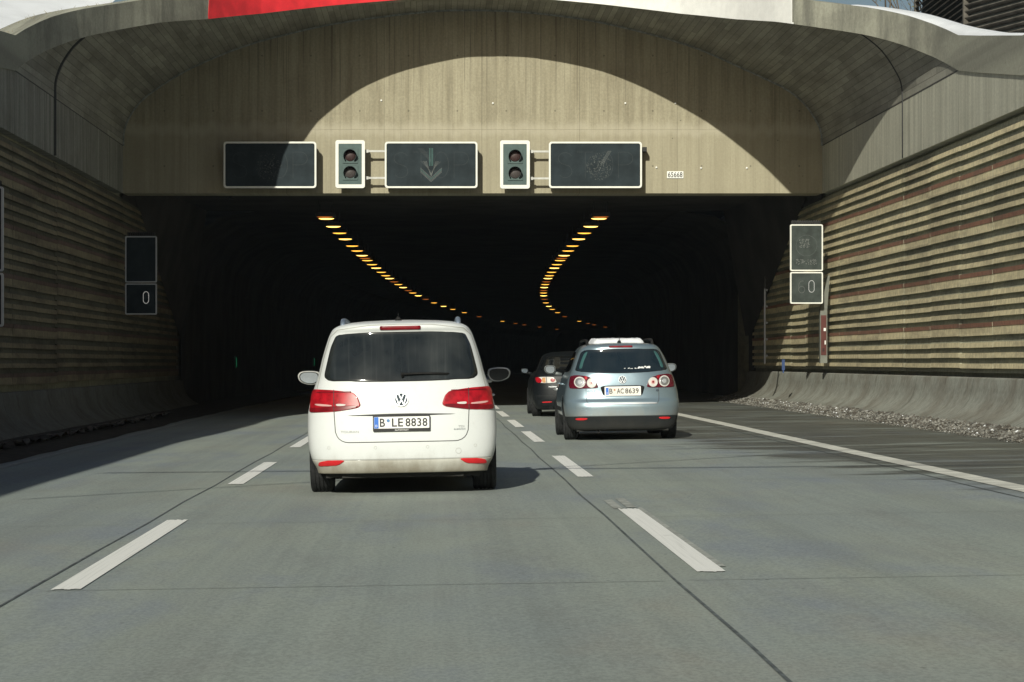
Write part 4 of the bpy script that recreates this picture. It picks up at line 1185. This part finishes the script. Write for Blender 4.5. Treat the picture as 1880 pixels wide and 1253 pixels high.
def emblem(parent, car, cx, cz, R, name='emblem'):
    y = min(car.ry(cx, cz+R), car.ry(cx, cz-R))-.004
    sl_ = (car.ry(cx, cz+R)-car.ry(cx, cz-R))/(2*R)
    r = MB(); r.lathe([(-.006, .001), (-.006, R*.95), (.01, R*.97)], (0, 0, 0), 36, 0, 'Y'); b = r.build(name, 'emblem_back', parent)
    b.location = (cx, car.ry(cx, cz)-.005, cz); b.rotation_euler = (-atan(sl_), 0, 0)
    r = MB(); r.ring_y([(R*cos(2*pi*k/36), R*sin(2*pi*k/36)) for k in range(36)], [(R*.86*cos(2*pi*k/36), R*.86*sin(2*pi*k/36)) for k in range(36)], -.011, 0)
    def stroke(a, c, wd=.155*R):
        dx, dz = c[0]-a[0], c[1]-a[1]; L = math.hypot(dx, dz); nx, nz = -dz/L*wd/2, dx/L*wd/2
        r.prism_y([(a[0]+nx, a[1]+nz), (c[0]+nx, c[1]+nz), (c[0]-nx, c[1]-nz), (a[0]-nx, a[1]-nz)], -.011, -.003)
    for q in (-1, 1):
        stroke((q*.36*R, .82*R), (q*.06*R, .10*R))                  # upper letter
        stroke((q*.74*R, .46*R), (q*.34*R, -.74*R)); stroke((q*.34*R, -.74*R), (q*.0*R, -.02*R))
    stroke((-.09*R, .11*R), (.09*R, .11*R), .1*R)
    r.build('emblem_ring', 'chrome', b)
def plate(parent, cx, y, cz, tilt, txt, seal, seal2, pm, frame, caption=None, W=.52, H=.11, framew=.012):
    r_ = MB(); r_.prism_y(rrect(-W/2-framew, -H/2-framew-(.018 if caption else 0), W/2+framew, H/2+framew, .010), -.004, .012); b = r_.build('number_plate', frame, parent)
    b.location = (cx, y, cz); b.rotation_euler = (tilt, 0, 0)
    r_ = MB(); r_.prism_y(rrect(-W/2, -H/2, W/2, H/2, .008), -.007, -.0045); r_.build('plate_face', pm, b)
    r_ = MB(); r_.prism_y(rrect(-W/2+.002, -H/2+.002, -W/2+.044, H/2-.002, .006), -.0085, -.0072); r_.build('country_band', 'plate_blue', b)
    r_ = MB(); text_into(r_, 'D', -W/2+.023, -.0095, -.03, .018, .022); r_.build('country_letter', 'plate_white', b, fixn=False)
    a, c_, d = txt; r_ = MB()
    text_into(r_, a, -W/2+.080, -.0095, 0, .048, .078); text_into(r_, c_, -W/2+.222, -.0095, 0, .105, .078, spacing=1.05)
    text_into(r_, d, -W/2+.400, -.0095, 0, .205, .078, spacing=1.08)
    r_.build('lettering', 'ink_black', b, fixn=False)
    r_ = MB(); r_.disc((-W/2+.135, -.0095, .018), .015, 20); r_.build('seal', seal, b)
    if seal2: r_ = MB(); r_.disc((-W/2+.137, -.0095, -.022), .013, 20); r_.build('seal', seal2, b)
    if caption: r_ = MB(); text_into(r_, caption, 0, -.0055, -H/2-.016, .13, .013, spacing=1.1); r_.build('caption', 'plate_white', b, fixn=False)
    return b
def mirror(parent, sd_, x, y, z, W, H, shell, glass='mirror_glass', tilt=0.0):
    poly = chaikin([(-W*.50, H*.18), (-W*.36, H*.46), (W*.10, H*.5), (W*.48, H*.40), (W*.52, -.1*H), (W*.34, -H*.46), (-W*.05, -H*.5), (-W*.42, -H*.25)], 2)
    poly = [(sd_*-px_, pz_) for px_, pz_ in poly] if sd_ > 0 else poly
    R = []
    for k, (sc, yy) in enumerate(((.90, -.004), (1.0, .0), (1.05, .04), (.98, .10), (.70, .16), (.2, .185))):
        R.append([(p*sc, yy, q*sc) for p, q in poly])
    mb = MB(); b0 = mb.grid(R, 0, closed=True); n = len(poly)
    mb.face([b0+5*n+k for k in range(n)])
    mb.tube([(-sd_*W*.35, .07, -H*.35), (-sd_*(W*.5+.10), .09, -H*.55)], [.03, .026], 8)
    m_ = mb.build('door_mirror', shell, parent); m_.location = (x, y, z)
    mb = MB(); mb.prism_y([(p*.90, q*.90) for p, q in poly], -.0075, .0); mb.build('bezel', 'rubber_trim', m_)
    mb = MB(); i = 0; mb.v = [(p*.80, -.003, q*.80) for p, q in poly]; mb.face(range(n)); mb.v += [(p*.82, .004, q*.82) for p, q in poly]; 
    for k in range(n): mb.face((k, (k+1) % n, n+(k+1) % n, n+k))
    g_ = mb.build('mirror_glass', glass, m_); g_.rotation_euler = (-tilt, 0, 0); g_.location = (0, -.014, 0)
def rail(parent, car, sd_, x, z, y0, y1, mat, rr=.022, rise=.055):
    pts = [(sd_*x, y0, z-.03), (sd_*x, y0+.04, z+rise*.6), (sd_*x, y0+.14, z+rise)]+[(sd_*(x-.0), y0+.14+(y1-y0-.28)*k/5, z+rise+.01*sin(pi*k/5)) for k in range(1, 5)]+[(sd_*x, y1-.14, z+rise), (sd_*x, y1, z-.02)]
    mb = MB(); mb.tube(pts, rr, 8); mb.build('roof_rail', mat, parent)
def antenna(parent, x, y, z, h):
    mb = MB(); mb.tube([(x, y, z-.01), (x, y+.01, z+.012), (x, y-.015, z+.03)], [.035, .028, .010], 8); mb.tube([(x, y-.01, z+.02), (x, y-.05-h*.3, z+.02+h)], [.005, .003], 6)
    mb.build('roof_antenna', 'rubber_trim', parent)
def mirror_x(poly): return [(-x, z) for x, z in poly][::-1]

# ---------------- white people carrier
def white_van():
    root = empty('parked_van', (0, 0, 0)); root.name = 'people_carrier'
    tag(root, 'white people carrier with plate B LE 8838 driving ahead in the middle lane', 'car')
    C = Car([(.17, .80, .10, 4.20, .30), (.24, .815, .04, 4.28, .34), (.33, .860, .004, 4.33, .36), (.45, .890, .0, 4.37, .38), (.60, .902, .012, 4.38, .40), (.75, .900, .035, 4.33, .42), (.82, .890, .05, 4.20, .42),
             (.95, .858, .075, 3.75, .42), (1.06, .822, .105, 3.40, .42), (1.12, .802, .125, 3.28, .42), (1.30, .757, .205, 3.00, .40), (1.45, .712, .275, 2.70, .38), (1.53, .682, .32, 2.50, .36), (1.575, .650, .30, 2.35, .34),
             (1.61, .590, .31, 2.20, .36), (1.635, .50, .42, 2.05, .5), (1.652, .34, .62, 1.95, .6), (1.66, .15, .9, 1.7, .3)], 3.1)
    ar = [(.84, .33, .36), (3.52, .33, .36)]
    C.loft(.335, 1.66, 110, 'body', 'white_car_paint', root, ar)
    C.loft(.205, .3345, 12, 'bumper_lip', 'white_lip_paint', root, ar)
    mb = MB(); mb.box((0, 2.1, .225), (1.46, 3.7, .13)); mb.box((0, .32, .19), (1.15, .3, .06)); mb.build('underbody', 'black_plastic', root)
    mb = MB(); mb.lathe([(-.09, .028), (-.12, .032), (-.12, .026), (.1, .02)], (-.42, .36, .20), 14, 0, 'Y'); mb.build('exhaust', 'steel_dark', root)
    # rear window and its rubber edge
    win = chaikin([(-.735, 1.085), (-.66, 1.40), (-.605, 1.515), (-.3, 1.532), (.3, 1.532), (.605, 1.515), (.66, 1.40), (.735, 1.085), (.25, 1.072), (-.25, 1.072)], 3, .13)
    edge = [(x*1.012, 1.30+(z-1.30)*1.03) for x, z in win]
    C.patch(edge, 'window_seal', 'rubber_trim', root, .003, 30, 30)
    C.patch(win, 'rear_window', 'tinted_glass', root, .006, 30, 30)
    w_ = MB()
    w_.tube([C.surf(.02, 1.105, .02), C.surf(.0, 1.125, .035), C.surf(.20, 1.128, .03), C.surf(.44, 1.118, .018)], [.014, .012, .008, .004], 8)
    w_.tube([C.surf(.10, 1.135, .02), C.surf(.30, 1.137, .014), C.surf(.455, 1.128, .012)], .007, 6); w_.build('wiper', 'rubber_trim', root)
    C.patch(rrect(-.195, 1.560, .195, 1.592, .012), 'high_brake_lamp', 'lamp_red_dark', root, .008, 8, 12)
    lampL = chaikin([(-.848, 1.003), (-.64, .992), (-.455, .968), (-.41, .925), (-.382, .848), (-.41, .822), (-.63, .790), (-.868, .783)], 3, .12)
    for sd_, P in ((-1, lampL), (1, mirror_x(lampL))):
        t = C.patch(P, 'tail_lamp', 'lamp_red', root, .012, 26, 40, th=.03)
        def q(pts): return [(x*-sd_, z) for x, z in pts] if sd_ > 0 else pts
        C.patch(q(chaikin([(-.866, .785), (-.866, .835), (-.40, .848), (-.42, .823), (-.63, .791)], 2, .1)), 'lower_lens', 'lamp_red_dark', t, .0135, 8, 26, th=.004)
        C.patch(q(rrect(-.80, .965, -.47, .978, .004)), 'upper_lens', 'lamp_red_dark', t, .0135, 4, 20, th=.003)
        C.patch(q(chaikin([(-.83, .868), (-.65, .853), (-.65, .838), (-.79, .842)], 2)), 'reverse_lamp', 'lamp_pinkish', t, .0145, 6, 16, th=.004)
        C.patch(q(chaikin([(-.615, .865), (-.515, .858), (-.53, .842), (-.615, .840)], 2)), 'reverse_lamp', 'lamp_clear', t, .0145, 6, 10, th=.004)
        C.line(q([(-.632, .993), (-.634, .789)]), .006, 'lamp_seam', 'seam_dark', t, .0155)
        C.patch(q(chaikin([(-.80, .278), (-.785, .318), (-.72, .333), (-.53, .336), (-.60, .290), (-.66, .283)], 2, .15)), 'reflector', 'reflector_red', root, .006, 8, 14)
    # tailgate seam
    gate = [(-.636, .788), (-.63, .68), (-.625, .60)]+[(-.50-.12*cos(radians(a)), .60-.10*sin(radians(a))) for a in range(10, 91, 16)]
    gate = gate+[(-x, z) for x, z in gate[::-1]]
    C.line(gate, .007, 'tailgate_seam', 'seam_dark', root)
    C.patch(chaikin([(-.62, .752), (0, .768), (.62, .752), (.30, .744), (0, .742), (-.30, .744)], 2), 'tailgate_fold', 'seam_dark', root, .002, 6, 24, th=.004)
    for q_ in (-1, 1):
        C.line([(q_*.80, 1.005), (q_*.782, 1.08), (q_*.735, 1.30), (q_*.672, 1.50), (q_*.60, 1.565), (q_*.30, 1.602), (0, 1.608)], .005, 'tailgate_seam', 'seam_soft', root)
    C.line([(-.80, .338), (0, .330), (.80, .338)], .006, 'bumper_seam', 'seam_soft', root)
    for x, z in ((-.69, .452), (-.25, .448), (.24, .448), (.69, .452)):
        C.line([(x+.013*cos(a), z+.013*sin(a)) for a in [k*pi/8 for k in range(17)]], .0025, 'parking_sensor', 'seam_soft', root)
    C.line([(.53+.026*cos(a), .405+.026*sin(a)) for a in [k*pi/10 for k in range(21)]], .003, 'tow_cover', 'seam_soft', root)
    emblem(root, C, 0, .895, .067)
    plate(root, .0, C.ry(.25, .68)-.020, .681, radians(-5), ('B', 'LE', '8838'), 'seal_blue', 'plate_white', 'plate_white', 'ink_black', 'AUTOSTADT', framew=.010)
    C.text('TOURAN', -.49, .60, .17, .022, 'badge', 'badge_grey', root); C.text('TDI', .56, .633, .055, .018, 'badge', 'badge_grey', root); C.text('BLUEMOTION', .545, .608, .105, .012, 'badge', 'emblem_back', root)
    for sd_ in (-1, 1):
        mirror(root, sd_, sd_*1.0, 2.75, 1.10, .235, .145, 'alloy' if sd_ > 0 else 'white_car_paint', glass='black_glass' if sd_ > 0 else 'mirror_glass', tilt=-.03 if sd_ > 0 else .11)
        rail(root, C, sd_, .555, 1.60, .50, 2.3, 'rail_silver', .024)
        P = chaikin([(.75, 1.10), (.95, 1.40), (1.2, 1.47), (2.3, 1.48), (2.9, 1.15), (2.9, 1.10)], 2, .12)
        C.patch(P, 'side_window', 'black_glass', root, .004, 16, 20, side=sd_)
        for yy in (1.55, 2.55):
            mb = MB(); xx = C.sx(yy, .90); mb.tube([(sd_*(xx-.01), yy, .90), (sd_*(xx+.035), yy+.02, .905), (sd_*(xx+.035), yy+.17, .905), (sd_*(xx-.01), yy+.19, .90)], .013, 8); mb.build('door_handle', 'white_car_paint', root)
        for y in (.84, 3.52): wheel(root, sd_*.785, y, .322, .225)
    antenna(root, -.02, .60, 1.655, .045)
    return root
van = white_van()
van.location = (-.283, 23.55, SL*-.285); van.rotation_euler = (0, -math.atan(.0185), 0)

# ---------------- silver-blue hatchback
def silver_car():
    root = empty('hatchback', (0, 0, 0)); tag(root, 'silver blue hatchback with a snowy roof and plate B AC 8639, right lane', 'car')
    C = Car([(.14, .74, .12, 3.95, .30), (.20, .80, .05, 4.02, .34), (.30, .845, .015, 4.08, .38), (.372, .862, .0, 4.12, .40), (.50, .880, .0, 4.16, .42), (.58, .884, .015, 4.17, .42), (.64, .880, .05, 4.16, .42), (.74, .868, .07, 4.10, .42),
             (.84, .846, .08, 3.90, .42), (.95, .815, .10, 3.55, .42), (1.03, .782, .12, 3.25, .42), (1.12, .745, .165, 3.02, .40), (1.25, .695, .235, 2.80, .38), (1.36, .640, .29, 2.60, .36), (1.42, .595, .30, 2.45, .34),
             (1.455, .545, .32, 2.3, .36), (1.48, .46, .42, 2.15, .45), (1.497, .32, .60, 2.0, .5), (1.505, .14, .85, 1.7, .3)], 2.9)
    ar = [(.82, .33, .355), (3.40, .33, .355)]
    C.loft(.372, 1.505, 100, 'body', 'silver_car_paint', root, ar)
    C.loft(.165, .3715, 16, 'lower_bumper', 'black_plastic', root, ar)
    mb = MB(); mb.box((0, 1.95, .20), (1.40, 3.5, .12)); mb.build('underbody', 'black_plastic', root)
    mb = MB(); mb.lathe([(-.06, .026), (-.10, .030), (-.10, .024), (.1, .02)], (-.38, .20, .15), 14, 0, 'Y'); mb.build('exhaust', 'steel_dark', root)
    win = chaikin([(-.705, 1.065), (-.655, 1.20), (-.60, 1.345), (-.53, 1.385), (0, 1.395), (.53, 1.385), (.60, 1.345), (.655, 1.20), (.705, 1.065), (.35, 1.035), (0, 1.028), (-.35, 1.035)], 3, .13)
    C.patch([(x*1.012, 1.21+(z-1.21)*1.03) for x, z in win], 'window_seal', 'rubber_trim', root, .003, 28, 30)
    rw = C.patch(win, 'rear_window', 'green_glass', root, .006, 28, 30)
    for sd_ in (-1, 1):
        P = chaikin([(-.650, 1.10), (-.60, 1.24), (-.555, 1.335), (-.50, 1.365), (-.525, 1.30), (-.575, 1.20), (-.60, 1.10)], 2, .2)
        C.patch([(x*-sd_, z) for x, z in P], 'tint_edge', 'seat_teal', rw, .0068, 16, 6, th=.002)
    rnd = random.Random(2); mb = MB()
    for k in range(26):
        x = rnd.uniform(.0, .22) if k < 10 else rnd.uniform(.24, .42); z = 1.088+rnd.uniform(0, .008 if k < 10 else .035)
        a = .012 if k < 10 else .022
        P = [C.surf(x+a*cos(t)*rnd.uniform(.5, 1.3), z+a*.5*sin(t)*rnd.uniform(.4, 1.2), .0082) for t in [2*pi*q/7 for q in range(7)]]
        i = len(mb.v); mb.v += P; mb.face(range(i, i+7))
    mb.build('snow_speck', 'paper_white', rw, fixn=False)
    C.patch(rrect(-.18, 1.415, .18, 1.442, .008), 'high_brake_lamp', 'lamp_red_dark', root, .010, 8, 12)
    lp = chaikin([(-.775, .985), (-.70, 1.002), (-.56, .990), (-.45, .955), (-.395, .905), (-.362, .80), (-.79, .798), (-.80, .86)], 3, .13)
    for sd_ in (-1, 1):
        q = (lambda pts: pts) if sd_ < 0 else (lambda pts: [(-x, z) for x, z in pts])
        t = C.patch(q(lp), 'tail_lamp', 'lamp_maroon', root, .012, 26, 34, th=.03)
        for cx, cz, r_, m1, m2, nm in ((-.640, .892, .083, 'lamp_clear', 'chrome', 'reverse_lamp'), (-.466, .880, .072, 'lamp_clear', 'lamp_red_dark', 'fog_lamp')):
            cc = C.patch(q([(cx+r_*cos(a), cz+r_*sin(a)) for a in [2*pi*k/36 for k in range(36)]]), nm, m1, t, .016, 18, 18, th=.006)
            ri = r_*(.45 if nm == 'fog_lamp' else .80)
            C.patch(q([(cx+ri*cos(a), cz+ri*sin(a)) for a in [2*pi*k/30 for k in range(30)]]), 'bowl', 'lamp_pinkish' if nm == 'fog_lamp' else 'alloy', cc, .0185, 12, 12, th=.004)
            ri *= .5
            C.patch(q([(cx+ri*cos(a), cz+ri*sin(a)) for a in [2*pi*k/20 for k in range(20)]]), 'bulb', m2, cc, .021, 8, 8, th=.004)
        C.patch(q(chaikin([(-.575, .985), (-.52, .978), (-.535, .93), (-.57, .935)], 2)), 'brake_segment', 'lamp_red', t, .0150, 8, 6, th=.004)
        C.patch(q(chaikin([(-.715, .318), (-.725, .350), (-.56, .352), (-.535, .338), (-.58, .318)], 2)), 'reflector', 'reflector_red', root, .007, 8, 12)
        mirror(root, sd_, sd_*.985, 2.62, 1.085, .185, .145, 'silver_car_paint', tilt=.08)
        rail(root, C, sd_, .50, 1.455, .50, 2.3, 'rubber_trim', .022, .075)
        P = chaikin([(.62, 1.05), (.80, 1.30), (1.0, 1.36), (2.0, 1.37), (2.75, 1.10), (2.75, 1.04)], 2, .12)
        C.patch(P, 'side_window', 'black_glass', root, .004, 16, 20, side=sd_)
        C.patch(rrect(1.25, .44, 3.0, .50, .01), 'side_moulding', 'black_plastic', root, .010, 6, 20, side=sd_)
        C.line([(1.15, .40), (1.12, .70), (1.02, .85)], .006, 'door_seam', 'seam_dark', root, side=sd_)
        C.line([(2.15, .35), (2.15, 1.0)], .006, 'door_seam', 'seam_dark', root, side=sd_)
        for yy in (1.35, 2.28):
            mb = MB(); xx = C.sx(yy, .86); mb.tube([(sd_*(xx-.01), yy, .86), (sd_*(xx+.035), yy+.02, .865), (sd_*(xx+.035), yy+.17, .865), (sd_*(xx-.01), yy+.19, .86)], .013, 8); mb.build('door_handle', 'silver_car_paint', root)
        for y in (.82, 3.40): wheel(root, sd_*.755, y, .315, .215)
    gate = [(-.555, .795), (-.553, .65), (-.548, .60), (-.52, .56), (-.48, .552)]; gate = gate+[(-x, z) for x, z in gate[::-1]]
    C.line(gate, .007, 'tailgate_seam', 'seam_dark', root)
    C.patch(chaikin([(-.54, .556), (-.50, .578), (.50, .578), (.54, .556), (.5, .550), (-.5, .550)], 2, .15), 'tailgate_edge', 'chrome', root, .006, 6, 24, th=.006)
    emblem(root, C, 0, .925, .060)
    rec = C.patch(chaikin([(-.345, .838), (.345, .838), (.295, .672), (-.295, .672)], 2, .1), 'plate_recess', 'rubber_trim', root, .003, 8, 14, th=.005)
    plate(root, 0, C.ry(.2, .755)-.022, .752, radians(-7), ('B', 'AC', '8639'), 'seal_red', 'plate_yellowish', 'plate_yellowish', 'plate_white', framew=.016)
    C.text('GOLF', -.475, .752, .12, .026, 'badge', 'emblem_back', root, .006); C.text('PLUS', -.462, .718, .075, .018, 'badge', 'emblem_back', root, .006)
    C.patch([(.53+.022*cos(a), .755+.018*sin(a)) for a in [2*pi*k/14 for k in range(14)]], 'small_badge', 'emblem_back', root, .006, 6, 6)
    antenna(root, 0.0, .62, 1.50, .09)
    return root, C
car2, C2 = silver_car()
car2.location = (2.905, 38.15, SL*2.905); car2.rotation_euler = (0, -math.atan(.0165), 0)
# snow slab on its roof: a thing of its own
mb = MB(); R = []; rnd = random.Random(3)
for i in range(16):
    u = i/15; y = .62+1.25*u; row = []
    for j in range(25):
        v = -1+2*j/24; xw = .43*(1-.06*(1-u)**3)
        e = min(1, (1-abs(v))/.16)**.7*min(1, (1-abs(2*u-1))/.14)**.7
        base = 1.475+.03*min(1, (y-.5)/.5)*(1-.6*v*v)-.02
        row.append((v*xw+rnd.uniform(-.004, .004), y+rnd.uniform(-.01, .01)+.02*abs(v)**3, base+e*(.080+.020*v*v+rnd.uniform(-.005, .005)+.006*sin(v*4+u*6))))
    R.append(row)
mb.grid(R, 0); o = mb.build('roof_snow', 'snow', loc=tuple(car2.location), fixn=False); o.rotation_euler = car2.rotation_euler
tag(o, 'flat slab of white snow on the roof of the silver blue hatchback', 'snow')

# ---------------- black hatchback behind it
def black_car():
    root = empty('saloon_car', (0, 0, 0)); tag(root, 'black saloon car half hidden behind the silver blue hatchback', 'car')
    C = Car([(.15, .76, .12, 4.45, .3), (.25, .84, .03, 4.55, .36), (.40, .880, .0, 4.62, .40), (.60, .890, .01, 4.64, .42), (.75, .882, .03, 4.60, .44), (.85, .862, .045, 4.3, .44), (.93, .83, .08, 3.75, .44),
             (.97, .79, .25, 3.45, .44), (1.02, .755, .48, 3.3, .42), (1.15, .70, .74, 3.1, .40), (1.30, .62, 1.02, 2.85, .36), (1.36, .56, 1.18, 2.65, .34), (1.40, .45, 1.35, 2.5, .34), (1.425, .28, 1.5, 2.3, .3), (1.43, .1, 1.7, 2.1, .1)], 2.8)
    ar = [(1.0, .32, .355), (3.70, .32, .355)]
    C.loft(.175, 1.43, 90, 'body', 'black_car_paint', root, ar)
    mb = MB(); mb.box((0, 2.2, .21), (1.4, 3.9, .12)); mb.build('underbody', 'black_plastic', root)
    C.patch(chaikin([(-.70, 1.01), (-.66, 1.14), (-.56, 1.325), (.56, 1.325), (.66, 1.14), (.70, 1.01)], 2, .12), 'rear_window', 'black_glass', root, .005, 20, 20)
    lp = chaikin([(-.82, .865), (-.60, .872), (-.44, .865), (-.385, .80), (-.37, .745), (-.60, .735), (-.80, .75)], 2, .15)
    for sd_ in (-1, 1):
        q = (lambda pts: pts) if sd_ < 0 else (lambda pts: [(-x, z) for x, z in pts])
        t = C.patch(q(lp), 'tail_lamp', 'lamp_clear', root, .010, 20, 30, th=.03)
        C.patch(q(chaikin([(-.82, .862), (-.74, .866), (-.68, .80), (-.70, .742), (-.80, .752)], 2, .15)), 'brake_segment', 'lamp_red', t, .014, 10, 10, th=.004)
        C.patch(q(chaikin([(-.68, .85), (-.61, .86), (-.60, .745), (-.68, .75)], 2, .15)), 'turn_segment', 'lamp_orange', t, .014, 10, 10, th=.004)
        C.line(q([(-.592, .87), (-.580, .737)]), .012, 'lamp_seam', 'seam_dark', t, .016)
        for cx in (-.455,): C.patch(q([(cx+.048*cos(a), .80+.042*sin(a)) for a in [2*pi*k/20 for k in range(20)]]), 'bulb', 'lamp_red', t, .015, 8, 8, th=.004)
        C.patch(q(chaikin([(-.70, .325), (-.66, .335), (-.48, .338), (-.47, .318), (-.69, .308)], 2)), 'reflector', 'reflector_red', root, .006, 6, 10)
        mirror(root, sd_, sd_*.97, 2.7, 1.0, .17, .12, 'white_car_paint' if 0 else 'black_car_paint')
        C.patch(chaikin([(1.25, .99), (1.6, 1.25), (2.0, 1.33), (2.5, 1.32), (3.1, 1.03), (3.1, .985)], 2, .12), 'side_window', 'black_glass', root, .004, 14, 18, side=sd_)
        for y in (1.0, 3.70): wheel(root, sd_*.775, y, .31, .21)
    C.text('MAZDA6', -.46, .655, .17, .024, 'badge', 'chrome', root); 
    plate(root, 0, C.ry(.2, .56)-.022, .56, radians(-3), ('B', 'XX', '0000'), 'seal_blue', None, 'plate_white', 'plate_white') if 0 else None
    C.patch(chaikin([(-.47, .62), (.47, .62), (.42, .565), (-.42, .565)], 2, .1), 'plate_recess', 'alloy', root, .004, 6, 10, th=.004)
    C.line([(-.83, .46), (0, .455), (.83, .46)], .006, 'bumper_seam', 'seam_dark', root)
    mb = MB(); mb.lathe([(-.03, .03), (-.06, .034), (-.06, .026), (.1, .02)], (-.5, .14, .19), 14, 0, 'Y'); mb.build('exhaust', 'steel_dark', root)
    return root
car3 = black_car()
car3.location = (3.08, 54.6, SL*3.08); car3.rotation_euler = (0, -math.atan(.016), 0)

# thin volume added to imitate windscreen glare and lift the blacks: box round the whole place, sky outside
hz = bpy.data.materials.new('veil_volume'); hz.use_nodes = True
ht = hz.node_tree; ht.nodes.clear()
ho = ht.nodes.new('ShaderNodeOutputMaterial'); hv = ht.nodes.new('ShaderNodeVolumePrincipled')
hv.inputs['Color'].default_value = (0.72, 0.86, 1.0, 1); hv.inputs['Density'].default_value = 0.00017
hv.inputs['Anisotropy'].default_value = 0.0
ht.links.new(hv.outputs[0], ho.inputs['Volume'])
M['veil_volume'] = hz
mb = MB(); mb.box((0, 150, 24.0), (340, 520, 52.5)); o = mb.build('veil', 'veil_volume')
tag(o, 'thin pale volume added to imitate windscreen glare over the road and portal', 'veil', kind='stuff')
